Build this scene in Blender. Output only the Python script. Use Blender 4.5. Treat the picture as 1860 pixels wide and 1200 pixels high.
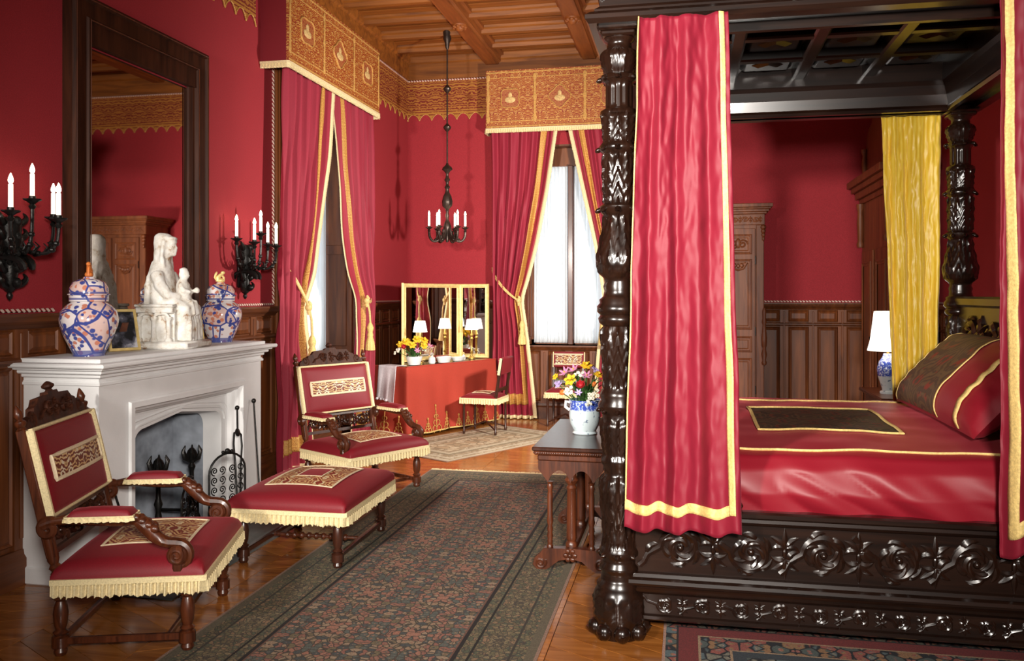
import bpy, math, random
from mathutils import Vector, Matrix, noise as mnoise
random.seed(7)
PI = math.pi
R = math.radians
scene = bpy.context.scene
for o in list(bpy.data.objects):
    bpy.data.objects.remove(o)
COL = scene.collection

# ------------------------------------------------------------------ camera
# room axes: X along the window wall, Y into the room, Z up; floor is z = 0
cam_d = bpy.data.cameras.new('camera')
cam = bpy.data.objects.new('camera', cam_d)
COL.objects.link(cam)
cam_d.sensor_width = 36.0
cam_d.lens = 1546.0 / 1860.0 * 36.0
cam_d.shift_y = -67.0 / 1860.0
cam_d.clip_start = 0.05
cam.location = (0, 0, 1.65)
cam.rotation_euler = (R(90), 0, R(11.45))
scene.camera = cam

# ------------------------------------------------------------------ light
scene.view_settings.view_transform = 'Standard'
scene.view_settings.look = 'None'
scene.view_settings.gamma = 1.0
scene.view_settings.use_curve_mapping = False
scene.view_settings.exposure = 0.0

world = bpy.data.worlds.new('daylight')
scene.world = world
world.use_nodes = True
bg = world.node_tree.nodes['Background']
bg.inputs['Color'].default_value = (0.80, 0.92, 1.0, 1)
bg.inputs['Strength'].default_value = 2.3


def spot(name, loc, target, watts, size, angle, blend, color):
    d = bpy.data.lights.new(name, 'SPOT')
    d.energy = watts
    d.shadow_soft_size = size
    d.spot_size = R(angle)
    d.spot_blend = blend
    d.color = color
    o = bpy.data.objects.new(name, d)
    COL.objects.link(o)
    o.location = loc
    o.rotation_euler = (Vector(target) - Vector(loc)).to_track_quat('-Z', 'Y').to_euler()
    return o


# the photographer's flood lamps: two behind the camera position
spot('flood_lamp_left', (-2.6, -0.7, 2.65), (0.4, 10.5, 2.0), 2600, 0.22, 62, 1.0, (1.0, 0.93, 0.85))
spot('flood_lamp_right', (0.42, -0.4, 2.15), (-1.05, 7.0, 1.45), 1550, 0.22, 84, 1.0, (1.0, 0.93, 0.85))
# a third lamp stood out of sight behind the bed: it throws the chandelier's shadow into the corner
spot('flood_lamp_far', (0.0, 7.6, 1.95), (-3.4, 9.9, 1.9), 640, 0.12, 140, 0.7, (1.0, 0.93, 0.85))

# ------------------------------------------------------------------ mesh helpers


class MB:
    """collects primitives, then links them as one mesh object"""

    def __init__(self):
        self.v = []
        self.f = []

    def add(self, vs, fs, M=None):
        b = len(self.v)
        if M is not None:
            vs = [M @ Vector(p) for p in vs]
        self.v.extend([tuple(p) for p in vs])
        self.f.extend([tuple(b + i for i in q) for q in fs])
        return self

    def box(self, x0, x1, y0, y1, z0, z1, M=None, bev=0.0):
        if bev <= 0:
            vs = [(x, y, z) for z in (z0, z1) for y in (y0, y1) for x in (x0, x1)]
            fs = [(0, 2, 3, 1), (4, 5, 7, 6), (0, 1, 5, 4), (2, 6, 7, 3), (0, 4, 6, 2), (1, 3, 7, 5)]
            return self.add(vs, fs, M)
        b = min(bev, (x1 - x0) / 2.01, (y1 - y0) / 2.01, (z1 - z0) / 2.01)
        X, Y, Z = (x0, x1), (y0, y1), (z0, z1)
        vs = []
        idx = {}
        for i in (0, 1):
            for j in (0, 1):
                for k in (0, 1):
                    sx, sy, sz = (1 - 2 * i), (1 - 2 * j), (1 - 2 * k)
                    for a, p in (('x', (X[i], Y[j] + sy * b, Z[k] + sz * b)), ('y', (X[i] + sx * b, Y[j], Z[k] + sz * b)),
                                 ('z', (X[i] + sx * b, Y[j] + sy * b, Z[k]))):
                        idx[(i, j, k, a)] = len(vs)
                        vs.append(p)
        g = lambda i, j, k, a: idx[(i, j, k, a)]
        fs = []
        for i in (0, 1):
            q = [g(i, 0, 0, 'x'), g(i, 1, 0, 'x'), g(i, 1, 1, 'x'), g(i, 0, 1, 'x')]
            fs.append(q[::-1] if i == 0 else q)
            q = [g(0, i, 0, 'y'), g(1, i, 0, 'y'), g(1, i, 1, 'y'), g(0, i, 1, 'y')]
            fs.append(q if i == 0 else q[::-1])
            q = [g(0, 0, i, 'z'), g(1, 0, i, 'z'), g(1, 1, i, 'z'), g(0, 1, i, 'z')]
            fs.append(q[::-1] if i == 0 else q)
        for i in (0, 1):
            for j in (0, 1):
                e = i + j
                q = [g(i, j, 0, 'x'), g(i, j, 1, 'x'), g(i, j, 1, 'y'), g(i, j, 0, 'y')]
                fs.append(q if e % 2 else q[::-1])
                q = [g(i, 0, j, 'x'), g(i, 1, j, 'x'), g(i, 1, j, 'z'), g(i, 0, j, 'z')]
                fs.append(q[::-1] if e % 2 else q)
                q = [g(0, i, j, 'y'), g(1, i, j, 'y'), g(1, i, j, 'z'), g(0, i, j, 'z')]
                fs.append(q if e % 2 else q[::-1])
                for k in (0, 1):
                    q = [g(i, j, k, 'x'), g(i, j, k, 'y'), g(i, j, k, 'z')]
                    fs.append(q if (i + j + k) % 2 else q[::-1])
        return self.add(vs, fs, M)

    def lathe(self, prof, n=20, M=None, fn=None, sx=1.0, sy=1.0):
        """prof: list of (r, z) from bottom to top; fn(theta, z, r) gives a radius"""
        vs = []
        fs = []
        m = len(prof)
        for (r, z) in prof:
            for k in range(n):
                t = 2 * PI * k / n
                rr = fn(t, z, r) if fn else r
                vs.append((rr * math.cos(t) * sx, rr * math.sin(t) * sy, z))
        for i in range(m - 1):
            for k in range(n):
                k2 = (k + 1) % n
                fs.append((i * n + k, i * n + k2, (i + 1) * n + k2, (i + 1) * n + k))
        if prof[0][0] > 1e-5:
            fs.append(tuple(range(n - 1, -1, -1)))
        if prof[-1][0] > 1e-5:
            fs.append(tuple((m - 1) * n + k for k in range(n)))
        return self.add(vs, fs, M)

    def tube(self, pts, rad, n=8, M=None, flat=1.0, closed=False):
        P = [Vector(p) for p in pts]
        m = len(P)
        rs = rad if isinstance(rad, (list, tuple)) else [rad] * m
        vs = []
        fs = []
        up = None
        for i in range(m):
            if closed:
                t = P[(i + 1) % m] - P[i - 1]
            else:
                t = P[min(i + 1, m - 1)] - P[max(i - 1, 0)]
            if t.length < 1e-9:
                t = Vector((0, 0, 1))
            t.normalize()
            if up is None:
                up = Vector((0, 0, 1)) if abs(t.z) < 0.9 else Vector((1, 0, 0))
            s = t.cross(up)
            if s.length < 1e-6:
                s = t.orthogonal()
            s.normalize()
            up = s.cross(t).normalized()
            for k in range(n):
                a = 2 * PI * k / n
                vs.append(P[i] + s * (rs[i] * math.cos(a)) + up * (rs[i] * flat * math.sin(a)))
        last = m if closed else m - 1
        for i in range(last):
            j = (i + 1) % m
            for k in range(n):
                k2 = (k + 1) % n
                fs.append((i * n + k2, i * n + k, j * n + k, j * n + k2))
        if not closed:
            fs.append(tuple(range(n)))
            fs.append(tuple((m - 1) * n + k for k in range(n - 1, -1, -1)))
        return self.add(vs, fs, M)

    def ball(self, c, r, n=10, m=7, M=None):
        rx, ry, rz = r if isinstance(r, (list, tuple)) else (r, r, r)
        vs = [(c[0], c[1], c[2] - rz)]
        for i in range(1, m):
            p = -PI / 2 + PI * i / m
            for k in range(n):
                a = 2 * PI * k / n
                vs.append((c[0] + rx * math.cos(p) * math.cos(a), c[1] + ry * math.cos(p) * math.sin(a), c[2] + rz * math.sin(p)))
        vs.append((c[0], c[1], c[2] + rz))
        fs = [(0, 1 + (k + 1) % n, 1 + k) for k in range(n)]
        for i in range(m - 2):
            for k in range(n):
                k2 = (k + 1) % n
                fs.append((1 + i * n + k, 1 + i * n + k2, 1 + (i + 1) * n + k2, 1 + (i + 1) * n + k))
        e = len(vs) - 1
        b = 1 + (m - 2) * n
        fs += [(b + k, b + (k + 1) % n, e) for k in range(n)]
        return self.add(vs, fs, M)

    def prism(self, poly, a, b, axis='x', M=None):
        """extrude a 2-D polygon along an axis; poly holds the two other coordinates in order"""
        n = len(poly)
        vs = []
        for w in (a, b):
            for (p, q) in poly:
                vs.append({'x': (w, p, q), 'y': (p, w, q), 'z': (p, q, w)}[axis])
        fs = [tuple(range(n)), tuple(n + i for i in range(n - 1, -1, -1))]
        fs += [(i, i + n, (i + 1) % n + n, (i + 1) % n) for i in range(n)]
        return self.add(vs, fs, M)

    def grid(self, fn, nu, nv, u0=0.0, u1=1.0, v0=0.0, v1=1.0, M=None):
        vs = []
        for j in range(nv + 1):
            for i in range(nu + 1):
                vs.append(fn(u0 + (u1 - u0) * i / nu, v0 + (v1 - v0) * j / nv))
        w = nu + 1
        fs = [(j * w + i, j * w + i + 1, (j + 1) * w + i + 1, (j + 1) * w + i) for j in range(nv) for i in range(nu)]
        return self.add(vs, fs, M)

    def build(self, name, mat, parent=None, smooth=40, fix=False, thick=0.0):
        me = bpy.data.meshes.new(name)
        me.from_pydata(self.v, [], self.f)
        me.validate()
        me.materials.append(mat)
        if fix:
            import bmesh
            bm = bmesh.new()
            bm.from_mesh(me)
            bmesh.ops.recalc_face_normals(bm, faces=bm.faces)
            bm.to_mesh(me)
            bm.free()
        if smooth:
            me.shade_smooth()
            me.set_sharp_from_angle(angle=R(smooth))
        me.update()
        o = bpy.data.objects.new(name, me)
        COL.objects.link(o)
        o.parent = parent
        if thick:
            s = o.modifiers.new('thickness', 'SOLIDIFY')
            s.thickness = thick
            s.offset = 0
        return o


def tag(o, label, cat, group=None):
    o['label'] = label
    o['category'] = cat
    if group:
        o['group'] = group
    return o


def thing(name, label, cat, loc=(0, 0, 0), rotz=0.0, group=None):
    o = bpy.data.objects.new(name, None)
    o.empty_display_size = 0.1
    COL.objects.link(o)
    o.location = loc
    o.rotation_euler = (0, 0, rotz)
    return tag(o, label, cat, group)


def struct(o):
    o['kind'] = 'structure'
    return o


def dup(root, loc=None, rotz=None, label=None):
    """a copy of a thing with copies of its parts and sub-parts; mesh data is shared"""
    def cp(o, parent):
        c = o.copy()
        COL.objects.link(c)
        c.parent = parent
        for ch in list(o.children):
            cp(ch, c)
        return c
    r = cp(root, None)
    if loc is not None:
        r.location = loc
    if rotz is not None:
        r.rotation_euler = (0, 0, rotz)
    if label:
        r['label'] = label
    return r


def inst(o, loc, parent=None, rot=None, scale=None):
    c = o.copy()
    COL.objects.link(c)
    c.parent = parent if parent is not None else o.parent
    c.location = loc
    if rot is not None:
        c.rotation_euler = rot
    if scale is not None:
        c.scale = scale
    return c


def T(x=0, y=0, z=0):
    return Matrix.Translation((x, y, z))


def RX(a):
    return Matrix.Rotation(R(a), 4, 'X')


def RY(a):
    return Matrix.Rotation(R(a), 4, 'Y')


def RZ(a):
    return Matrix.Rotation(R(a), 4, 'Z')


def SC(x, y, z):
    return Matrix.Diagonal((x, y, z, 1))


def lerp(a, b, t):
    return a + (b - a) * t


def smoothstep(t):
    t = max(0.0, min(1.0, t))
    return t * t * (3 - 2 * t)


def pw(x, pts):
    """piecewise linear"""
    if x <= pts[0][0]:
        return pts[0][1]
    for (a, p), (b, q) in zip(pts, pts[1:]):
        if x <= b:
            return p + (q - p) * (x - a) / (b - a)
    return pts[-1][1]


def spiral(cx, cy, r0, r1, a0, turns, n=40, d=1):
    return [(cx + lerp(r0, r1, (i / n) ** 0.8) * math.cos(a0 + d * 2 * PI * turns * i / n),
             cy + lerp(r0, r1, (i / n) ** 0.8) * math.sin(a0 + d * 2 * PI * turns * i / n)) for i in range(n + 1)]


def bez(p0, p1, p2, p3, n=12):
    P = [Vector(p) for p in (p0, p1, p2, p3)]
    out = []
    for i in range(n + 1):
        t = i / n
        out.append(P[0] * (1 - t) ** 3 + P[1] * 3 * t * (1 - t) ** 2 + P[2] * 3 * t * t * (1 - t) + P[3] * t ** 3)
    return out


def curled_leaf(mb, p, ang, ln, bend, wd, D, y0=0.0):
    """a tapering curved leaf in the XZ plane starting at p (x, z)"""
    x, z = p
    pts = [(x, y0, z)]
    a = ang
    for i in range(7):
        x += math.cos(a) * ln / 7
        z += math.sin(a) * ln / 7
        a += bend / 7
        pts.append((x, y0, z))
    mb.tube(pts, [wd * k for k in (0.45, 0.85, 1.0, 0.95, 0.8, 0.6, 0.38, 0.08)], 6, M=D)


def scrollwork(L, H, n, depth=1.0, start=1, leaves=7):
    """carved acanthus scrolls in the local XZ plane, raised towards -Y"""
    mb = MB()
    w = L / n
    D = SC(1, 0.75 * depth, 1)
    for i in range(n):
        d = start * (1 if i % 2 == 0 else -1)
        cx = w * (i + 0.5)
        cz = H / 2
        Rr = min(H * 0.39, w * 0.42)
        sp = spiral(cx, cz, Rr, Rr * 0.30, PI, 1.45, 32, -d)
        lead = [(cx - w * 0.60, cz - d * H * 0.38), (cx - w * 0.53, cz - d * H * 0.30), (cx - w * 0.47, cz - d * H * 0.14)]
        pts = [(p[0], 0, p[1]) for p in lead + sp]
        m = len(pts)
        mb.tube(pts, [H * lerp(0.06, 0.085, min(1, k / 6.0)) * lerp(1.0, 0.6, k / m) for k in range(m)], 6, M=D)
        # rosette at the eye
        mb.ball((cx, 0, cz), (H * 0.07, H * 0.09, H * 0.07), 8, 5, M=D)
        # leaves fanning off the outer turn, inside and outside
        for k in range(leaves):
            q = 2 + int((k + 0.5) * 21 / leaves)
            px_, pz_ = pts[q][0], pts[q][2]
            ta = math.atan2(pts[q + 1][2] - pts[q - 1][2], pts[q + 1][0] - pts[q - 1][0])
            oa = math.atan2(pz_ - cz, px_ - cx)
            if k % 2 == 0:      # outside leaf curling back
                da = (oa - ta + PI) % (2 * PI) - PI
                curled_leaf(mb, (px_, pz_), ta + da * 0.35, H * 0.34, -da * 0.9, H * 0.075, D)
            else:               # inside leaf following the turn
                da = (oa + PI - ta + PI) % (2 * PI) - PI
                curled_leaf(mb, (px_, pz_), ta + da * 0.30, Rr * 0.85, da * 1.0, H * 0.055, D, -H * 0.02)
        # sprays between the scrolls, above and below the stem
        bx = w * (i + 1) if i < n - 1 else L - w * 0.08
        for s in (-1, 1):
            for k in range(5):
                curled_leaf(mb, (bx - w * 0.03, cz + s * H * 0.10), s * (PI / 2 + (k - 2) * 0.55), H * (0.38 - 0.04 * abs(k - 2)), s * (k - 2) * 0.8, H * 0.066, D)
        mb.ball((bx - w * 0.03, 0, cz), (H * 0.05, H * 0.06, H * 0.12), 8, 5, M=D)
    return mb


def fringe(path, ztop, h, mat, name, parent, out=0.006, step=0.0075, closed=False, band=0.3):
    """a hanging fringe along a horizontal path of (x, y): a flat gimp band and uneven strands below"""
    P = [Vector((p[0], p[1], 0)) for p in path]
    if closed:
        P.append(P[0])
    samp = []
    for a, b in zip(P, P[1:]):
        d = b - a
        m = max(2, int(d.length / step))
        nrm = Vector((d.y, -d.x, 0)).normalized()
        for i in range(m):
            samp.append((a + d * (i / m), nrm))
    samp.append((P[-1], samp[-1][1]))
    zt = ztop if callable(ztop) else (lambda p: ztop)
    mb = MB()
    vs = []
    fs = []
    rnd = random.Random(3)
    for i, (p, nv) in enumerate(samp):
        o1 = p + nv * out
        wob = out * (1.45 if (i // 2) % 2 else 0.25)
        o2 = p + nv * wob
        zz = zt(p)
        vs += [(p.x, p.y, zz), (o1.x, o1.y, zz), (o1.x, o1.y, zz - h * band), (o2.x, o2.y, zz - h * band - 0.002),
               (o2.x + nv.x * 0.003, o2.y + nv.y * 0.003, zz - h * (0.96 + rnd.uniform(-0.16, 0.06))), (p.x, p.y, zz - h * 0.93)]
    for i in range(len(samp) - 1):
        for k in range(6):
            k2 = (k + 1) % 6
            fs.append((i * 6 + k, i * 6 + k2, (i + 1) * 6 + k2, (i + 1) * 6 + k))
    mb.add(vs, fs)
    return mb.build(name, mat, parent, smooth=50, fix=True)


# ------------------------------------------------------------------ materials


class NT:
    def __init__(self, name):
        self.m = bpy.data.materials.new(name)
        self.m.use_nodes = True
        self.t = self.m.node_tree
        self.b = self.t.nodes['Principled BSDF']
        self.out = self.t.nodes['Material Output']
        self._c = None

    def n(self, ty, ins=None, **props):
        nd = self.t.nodes.new(ty)
        for k, v in props.items():
            setattr(nd, k, v)
        for k, v in (ins or {}).items():
            self.put(nd.inputs[k], v)
        return nd

    def put(self, sock, v):
        if hasattr(v, 'bl_idname') and hasattr(v, 'outputs'):
            v = v.outputs[0]
        if isinstance(v, bpy.types.NodeSocket):
            self.t.links.new(v, sock)
        else:
            if isinstance(v, tuple) and len(v) == 3 and sock.type == 'RGBA':
                v = v + (1,)
            sock.default_value = v

    def obj(self):
        if self._c is None:
            self._c = self.n('ShaderNodeTexCoord')
        return self._c.outputs['Object']

    def math(self, op, a, b=0.0, c=None):
        ins = {0: a, 1: b}
        if c is not None:
            ins[2] = c
        return self.n('ShaderNodeMath', ins, operation=op).outputs[0]

    def mix(self, f, a, b, blend='MIX'):
        nd = self.n('ShaderNodeMix', data_type='RGBA', blend_type=blend)
        self.put(nd.inputs[0], f)
        self.put(nd.inputs[6], a)
        self.put(nd.inputs[7], b)
        return nd.outputs[2]

    def ramp(self, f, stops, interp='LINEAR'):
        nd = self.n('ShaderNodeValToRGB', {0: f})
        cr = nd.color_ramp
        cr.interpolation = interp
        while len(cr.elements) > 1:
            cr.elements.remove(cr.elements[-1])
        for i, (p, c) in enumerate(stops):
            e = cr.elements[0] if i == 0 else cr.elements.new(p)
            e.position = p
            if not isinstance(c, tuple):
                c = (c, c, c)
            e.color = c + (1,) if len(c) == 3 else c
        return nd.outputs[0]

    def mapping(self, scale, vec=None):
        return self.n('ShaderNodeMapping', {'Vector': vec if vec is not None else self.obj(), 'Scale': scale}).outputs[0]

    def noise(self, scale, vec=None, detail=3, rough=0.55, dist=0.0):
        return self.n('ShaderNodeTexNoise', {'Vector': vec if vec is not None else self.obj(), 'Scale': scale, 'Detail': detail,
                                             'Roughness': rough, 'Distortion': dist}).outputs[0]

    def bump(self, h, strength=0.2, dist=0.01):
        b = self.n('ShaderNodeBump', {'Strength': strength, 'Distance': dist, 'Height': h})
        self.put(self.b.inputs['Normal'], b)

    def set(self, **kw):
        for k, v in kw.items():
            self.put(self.b.inputs[k.replace('_', ' ')], v)
        return self.m


def plain(name, col, rough=0.5, var=0.15, nscale=6.0, bump=0.0, bscale=60.0, **kw):
    t = NT(name)
    f = t.noise(nscale)
    dark = tuple(c * (1 - var) for c in col)
    lite = tuple(min(1, c * (1 + var)) for c in col)
    t.set(Base_Color=t.ramp(f, [(0.3, dark), (0.7, lite)]), Roughness=rough, **kw)
    if bump:
        t.bump(t.noise(bscale, detail=2), bump, 0.004)
    return t.m


def wood(name, c0, c1, rough=0.35, axis='z', scale=1.0, coat=0.2, rnd=0.25, bump=0.06):
    t = NT(name)
    s = {'x': (1.2, 14, 14), 'y': (14, 1.2, 14), 'z': (14, 14, 1.2)}[axis]
    s = tuple(q * scale for q in s)
    f = t.noise(1.0, t.mapping(s), 5, 0.6, 1.2)
    oi = t.n('ShaderNodeObjectInfo')
    c = t.ramp(f, [(0.32, c0), (0.68, c1)])
    k = t.math('MULTIPLY_ADD', oi.outputs['Random'], rnd, 1.0 - rnd / 2)
    hsv = t.n('ShaderNodeHueSaturation', {'Color': c, 'Value': k})
    t.set(Base_Color=hsv, Roughness=rough, Coat_Weight=coat, Coat_Roughness=0.12)
    t.bump(f, bump, 0.004)
    return t.m


def fabric(name, col, rough=0.75, sheen=0.3, weave=260.0, bump=0.15, var=0.12, tint=None, big=None):
    t = NT(name)
    f = t.noise(weave, detail=1)
    g = t.noise(4.0, detail=2)
    a = tuple(c * (1 - var) for c in col)
    b = tuple(min(1, c * (1 + var)) for c in col)
    c = t.mix(t.ramp(f, [(0.35, 0.0), (0.65, 1.0)]), a, b)
    c = t.mix(t.math('MULTIPLY', g, 0.35), c, tuple(q * 0.8 for q in col))
    t.set(Base_Color=c, Roughness=rough, Sheen_Weight=sheen, Sheen_Roughness=0.4, Sheen_Tint=(tint or tuple(min(1, q * 2.2 + 0.1) for q in col)) + (1,))
    h = f
    if big:
        h = t.math('MULTIPLY_ADD', t.noise(big[0], t.mapping(big[2]), 3, 0.6, 0.6), big[1], t.math('MULTIPLY', f, 0.12))
    t.bump(h, bump, 0.02 if big else 0.002)
    return t.m


def ornament(t, period, vperiod, scale, flat=False, seed=0.0):
    """a bilaterally symmetric foliage pattern, 0..1, in object space"""
    sx = t.n('ShaderNodeSeparateXYZ', {0: t.obj()})
    if flat:
        h, v = sx.outputs[0], sx.outputs[1]
    else:
        h, v = t.math('ADD', sx.outputs[0], sx.outputs[1]), sx.outputs[2]
    h = t.math('PINGPONG', t.math('ADD', h, 50 * period), period / 2)
    if vperiod:
        v = t.math('PINGPONG', t.math('ADD', v, 50 * vperiod), vperiod / 2)
    vec = t.n('ShaderNodeCombineXYZ', {0: h, 1: v, 2: seed}).outputs[0]
    w = t.n('ShaderNodeTexWave', {'Vector': vec, 'Scale': scale, 'Distortion': 9.0, 'Detail': 1.5, 'Detail Scale': 1.6}, wave_type='RINGS', rings_direction='Z').outputs['Fac']
    vo = t.n('ShaderNodeTexVoronoi', {'Vector': vec, 'Scale': scale * 3.2}, feature='F1').outputs['Distance']
    a = t.ramp(w, [(0.50, 0.0), (0.60, 1.0)])
    b = t.ramp(vo, [(0.20, 1.0), (0.30, 0.0)])
    return t.math('MAXIMUM', a, b), sx, vec


def brocade(name, ground, fig, period=0.3, vperiod=0.3, scale=9.0, flat=False, rough=0.6, metal=0.0, third=None, bump=0.25, seed=0.0):
    t = NT(name)
    f, sx, vec = ornament(t, period, vperiod, scale, flat, seed)
    c = t.mix(f, ground, fig)
    if third:
        q = t.noise(scale * 1.4, vec, 1)
        c = t.mix(t.math('MULTIPLY', f, t.ramp(q, [(0.52, 0.0), (0.56, 1.0)])), c, third)
    t.set(Base_Color=c, Roughness=rough, Metallic=metal)
    t.bump(f, bump, 0.004)
    return t.m

RED = (0.33, 0.012, 0.028)
M = {}
M['wall_red'] = fabric('wall_red', (0.36, 0.020, 0.030), 0.85, 0.15, 150.0, 0.22, 0.14)
M['velvet'] = fabric('velvet', (0.20, 0.0035, 0.011), 0.6, 0.28, 300.0, 0.10, 0.15)
M['curtain_red'] = fabric('curtain_red', (0.33, 0.018, 0.042), 0.7, 0.45, 260.0, 0.12, 0.10)
M['satin'] = fabric('satin', (0.215, 0.010, 0.025), 0.52, 0.25, 400.0, 0.10, 0.06, big=(5.0, 1.0, (1.5, 1.5, 0.5)))
M['satin'].node_tree.nodes['Principled BSDF'].inputs['Specular IOR Level'].default_value = 0.3
M['spread'] = fabric('spread', (0.24, 0.005, 0.015), 0.50, 0.22, 400.0, 0.05, 0.06)
M['cloth_red'] = fabric('cloth_red', (0.44, 0.046, 0.024), 0.8, 0.2, 200.0, 0.15, 0.12)
M['gold'] = plain('gold_braid', (0.78, 0.56, 0.20), 0.6, 0.22, 90.0, 0.5, 220.0)
M['cream'] = plain('cream_fringe', (0.82, 0.68, 0.38), 0.75, 0.18, 120.0, 0.4, 260.0)
M['rope_gold'] = plain('gold_cord', (0.72, 0.52, 0.20), 0.55, 0.2, 60.0, 0.4, 160.0)
M['gold_band'] = brocade('gold_band', (0.45, 0.17, 0.035), (0.70, 0.42, 0.10), 0.12, 0.16, 26.0, rough=0.55)
M['frieze'] = None
M['bedwood'] = wood('black_oak', (0.006, 0.0025, 0.0015), (0.020, 0.0075, 0.004), 0.26, 'z', 1.0, 0.30, 0.1, 0.05)
M['bedwood_x'] = wood('black_oak_rail', (0.006, 0.0025, 0.0015), (0.020, 0.0075, 0.004), 0.28, 'x', 1.0, 0.30, 0.1, 0.05)
M['walnut'] = wood('carved_walnut', (0.055, 0.016, 0.008), (0.14, 0.040, 0.016), 0.35, 'z', 1.6, 0.25, 0.15)
M['chairwood'] = wood('chair_wood', (0.035, 0.008, 0.003), (0.12, 0.030, 0.010), 0.36, 'z', 2.0, 0.12, 0.15)
M['dark_leg'] = wood('dark_leg', (0.022, 0.007, 0.004), (0.06, 0.018, 0.009), 0.3, 'z', 2.0, 0.3, 0.1)
M['armoire'] = wood('armoire_wood', (0.12, 0.032, 0.010), (0.26, 0.080, 0.024), 0.5, 'z', 1.0, 0.0, 0.15)
M['wainscot'] = wood('wainscot_oak', (0.080, 0.020, 0.005), (0.21, 0.060, 0.013), 0.5, 'z', 0.8, 0.05, 0.35)
M['wainscot_h'] = wood('wainscot_rail', (0.065, 0.017, 0.005), (0.17, 0.048, 0.011), 0.5, 'y', 0.8, 0.05, 0.2)
M['ceil_x'] = wood('ceiling_plank', (0.15, 0.042, 0.005), (0.36, 0.115, 0.014), 0.55, 'x', 0.7, 0.0, 0.35)
M['ceil_y'] = wood('ceiling_beam', (0.16, 0.040, 0.006), (0.32, 0.090, 0.014), 0.55, 'y', 0.7, 0.0, 0.15)
M['floor'] = wood('parquet_oak', (0.24, 0.072, 0.012), (0.46, 0.165, 0.034), 0.25, 'x', 0.9, 0.35, 0.4, 0.03)
M['subfloor'] = plain('floor_joint', (0.09, 0.03, 0.01), 0.6)
M['stone'] = plain('white_stone', (0.84, 0.84, 0.84), 0.7, 0.06, 3.0, 0.15, 90.0)
t = NT('worn_whitewash')
f = t.noise(11.0, detail=5, rough=0.7)
c = t.ramp(f, [(0.34, (0.34, 0.20, 0.11)), (0.43, (0.66, 0.62, 0.55)), (0.62, (0.82, 0.81, 0.78))])
t.set(Base_Color=c, Roughness=0.8)
t.bump(t.noise(45.0), 0.5, 0.006)
M['statue'] = t.m
M['crestwood'] = wood('crest_wood', (0.020, 0.006, 0.003), (0.07, 0.020, 0.009), 0.6, 'z', 2.0, 0.0, 0.1)
M['mirrorwood'] = wood('mirror_wood', (0.020, 0.006, 0.003), (0.065, 0.019, 0.008), 0.55, 'z', 1.0, 0.0, 0.1)
for q_ in ('mirrorwood', 'crestwood'):
    M[q_].node_tree.nodes['Principled BSDF'].inputs['Specular IOR Level'].default_value = 0.2
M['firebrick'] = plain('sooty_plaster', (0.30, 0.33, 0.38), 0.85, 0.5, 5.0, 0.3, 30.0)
M['soot_shade'] = plain('soot_shade', (0.02, 0.021, 0.023), 0.9, 0.4, 5.0)
M['slate'] = plain('hearth_slate', (0.13, 0.14, 0.13), 0.45, 0.2, 4.0, 0.1, 30.0)
M['iron'] = plain('black_iron', (0.018, 0.017, 0.016), 0.38, 0.3, 12.0, 0.3, 80.0, Metallic=0.6)
M['bronze'] = plain('dark_bronze', (0.075, 0.055, 0.045), 0.35, 0.3, 12.0, 0.3, 80.0, Metallic=0.75)
M['brass'] = plain('brass', (0.55, 0.36, 0.10), 0.3, 0.15, 12.0, Metallic=0.85)
M['gilt'] = plain('gilt_frame', (0.80, 0.60, 0.24), 0.45, 0.15, 30.0, 0.3, 90.0, Metallic=0.25)
M['white'] = plain('white_china', (0.82, 0.82, 0.80), 0.25, 0.03)
M['red_china'] = plain('red_lacquer', (0.28, 0.03, 0.02), 0.3, 0.1)
M['green'] = plain('leaf_green', (0.045, 0.12, 0.025), 0.6, 0.4, 30.0)
M['yellow_petal'] = plain('yellow_petal', (0.80, 0.50, 0.02), 0.6, 0.12, 30.0)
M['pink_petal'] = plain('pink_petal', (0.62, 0.24, 0.42), 0.6, 0.2, 30.0)
M['lilac_petal'] = plain('lilac_petal', (0.48, 0.36, 0.66), 0.6, 0.2, 30.0)
M['white_petal'] = plain('white_petal', (0.85, 0.80, 0.66), 0.6, 0.08, 30.0)
M['red_petal'] = plain('red_petal', (0.42, 0.012, 0.02), 0.6, 0.25, 30.0)
M['orange_petal'] = plain('orange_petal', (0.70, 0.20, 0.04), 0.6, 0.2, 30.0)
M['lace'] = plain('white_lace', (0.86, 0.80, 0.85), 0.8, 0.2, 160.0, 0.6, 220.0)
M['white_braid'] = plain('pale_braid', (0.80, 0.66, 0.44), 0.7, 0.1, 90.0, 0.3, 200.0)
M['brocade_chair'] = brocade('chair_brocade', (0.16, 0.030, 0.014), (0.66, 0.44, 0.20), 0.34, None, 13.0, third=(0.72, 0.64, 0.46))
M['brocade_seat'] = brocade('seat_brocade', (0.24, 0.030, 0.016), (0.66, 0.42, 0.18), 0.22, 0.22, 12.0, flat=True, third=(0.72, 0.60, 0.36))
M['brocade_bed'] = brocade('bed_brocade', (0.028, 0.020, 0.013), (0.085, 0.055, 0.026), 0.34, 0.34, 8.0, flat=True, third=(0.12, 0.020, 0.012))
M['brocade_pillow'] = brocade('pillow_brocade', (0.075, 0.045, 0.026), (0.13, 0.080, 0.036), 0.5, 0.5, 6.0, third=(0.22, 0.035, 0.020))
M['valance'] = brocade('valance_tapestry', (0.27, 0.038, 0.010), (0.46, 0.17, 0.028), 0.32, None, 15.0, third=(0.60, 0.33, 0.085), bump=0.1)

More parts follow.
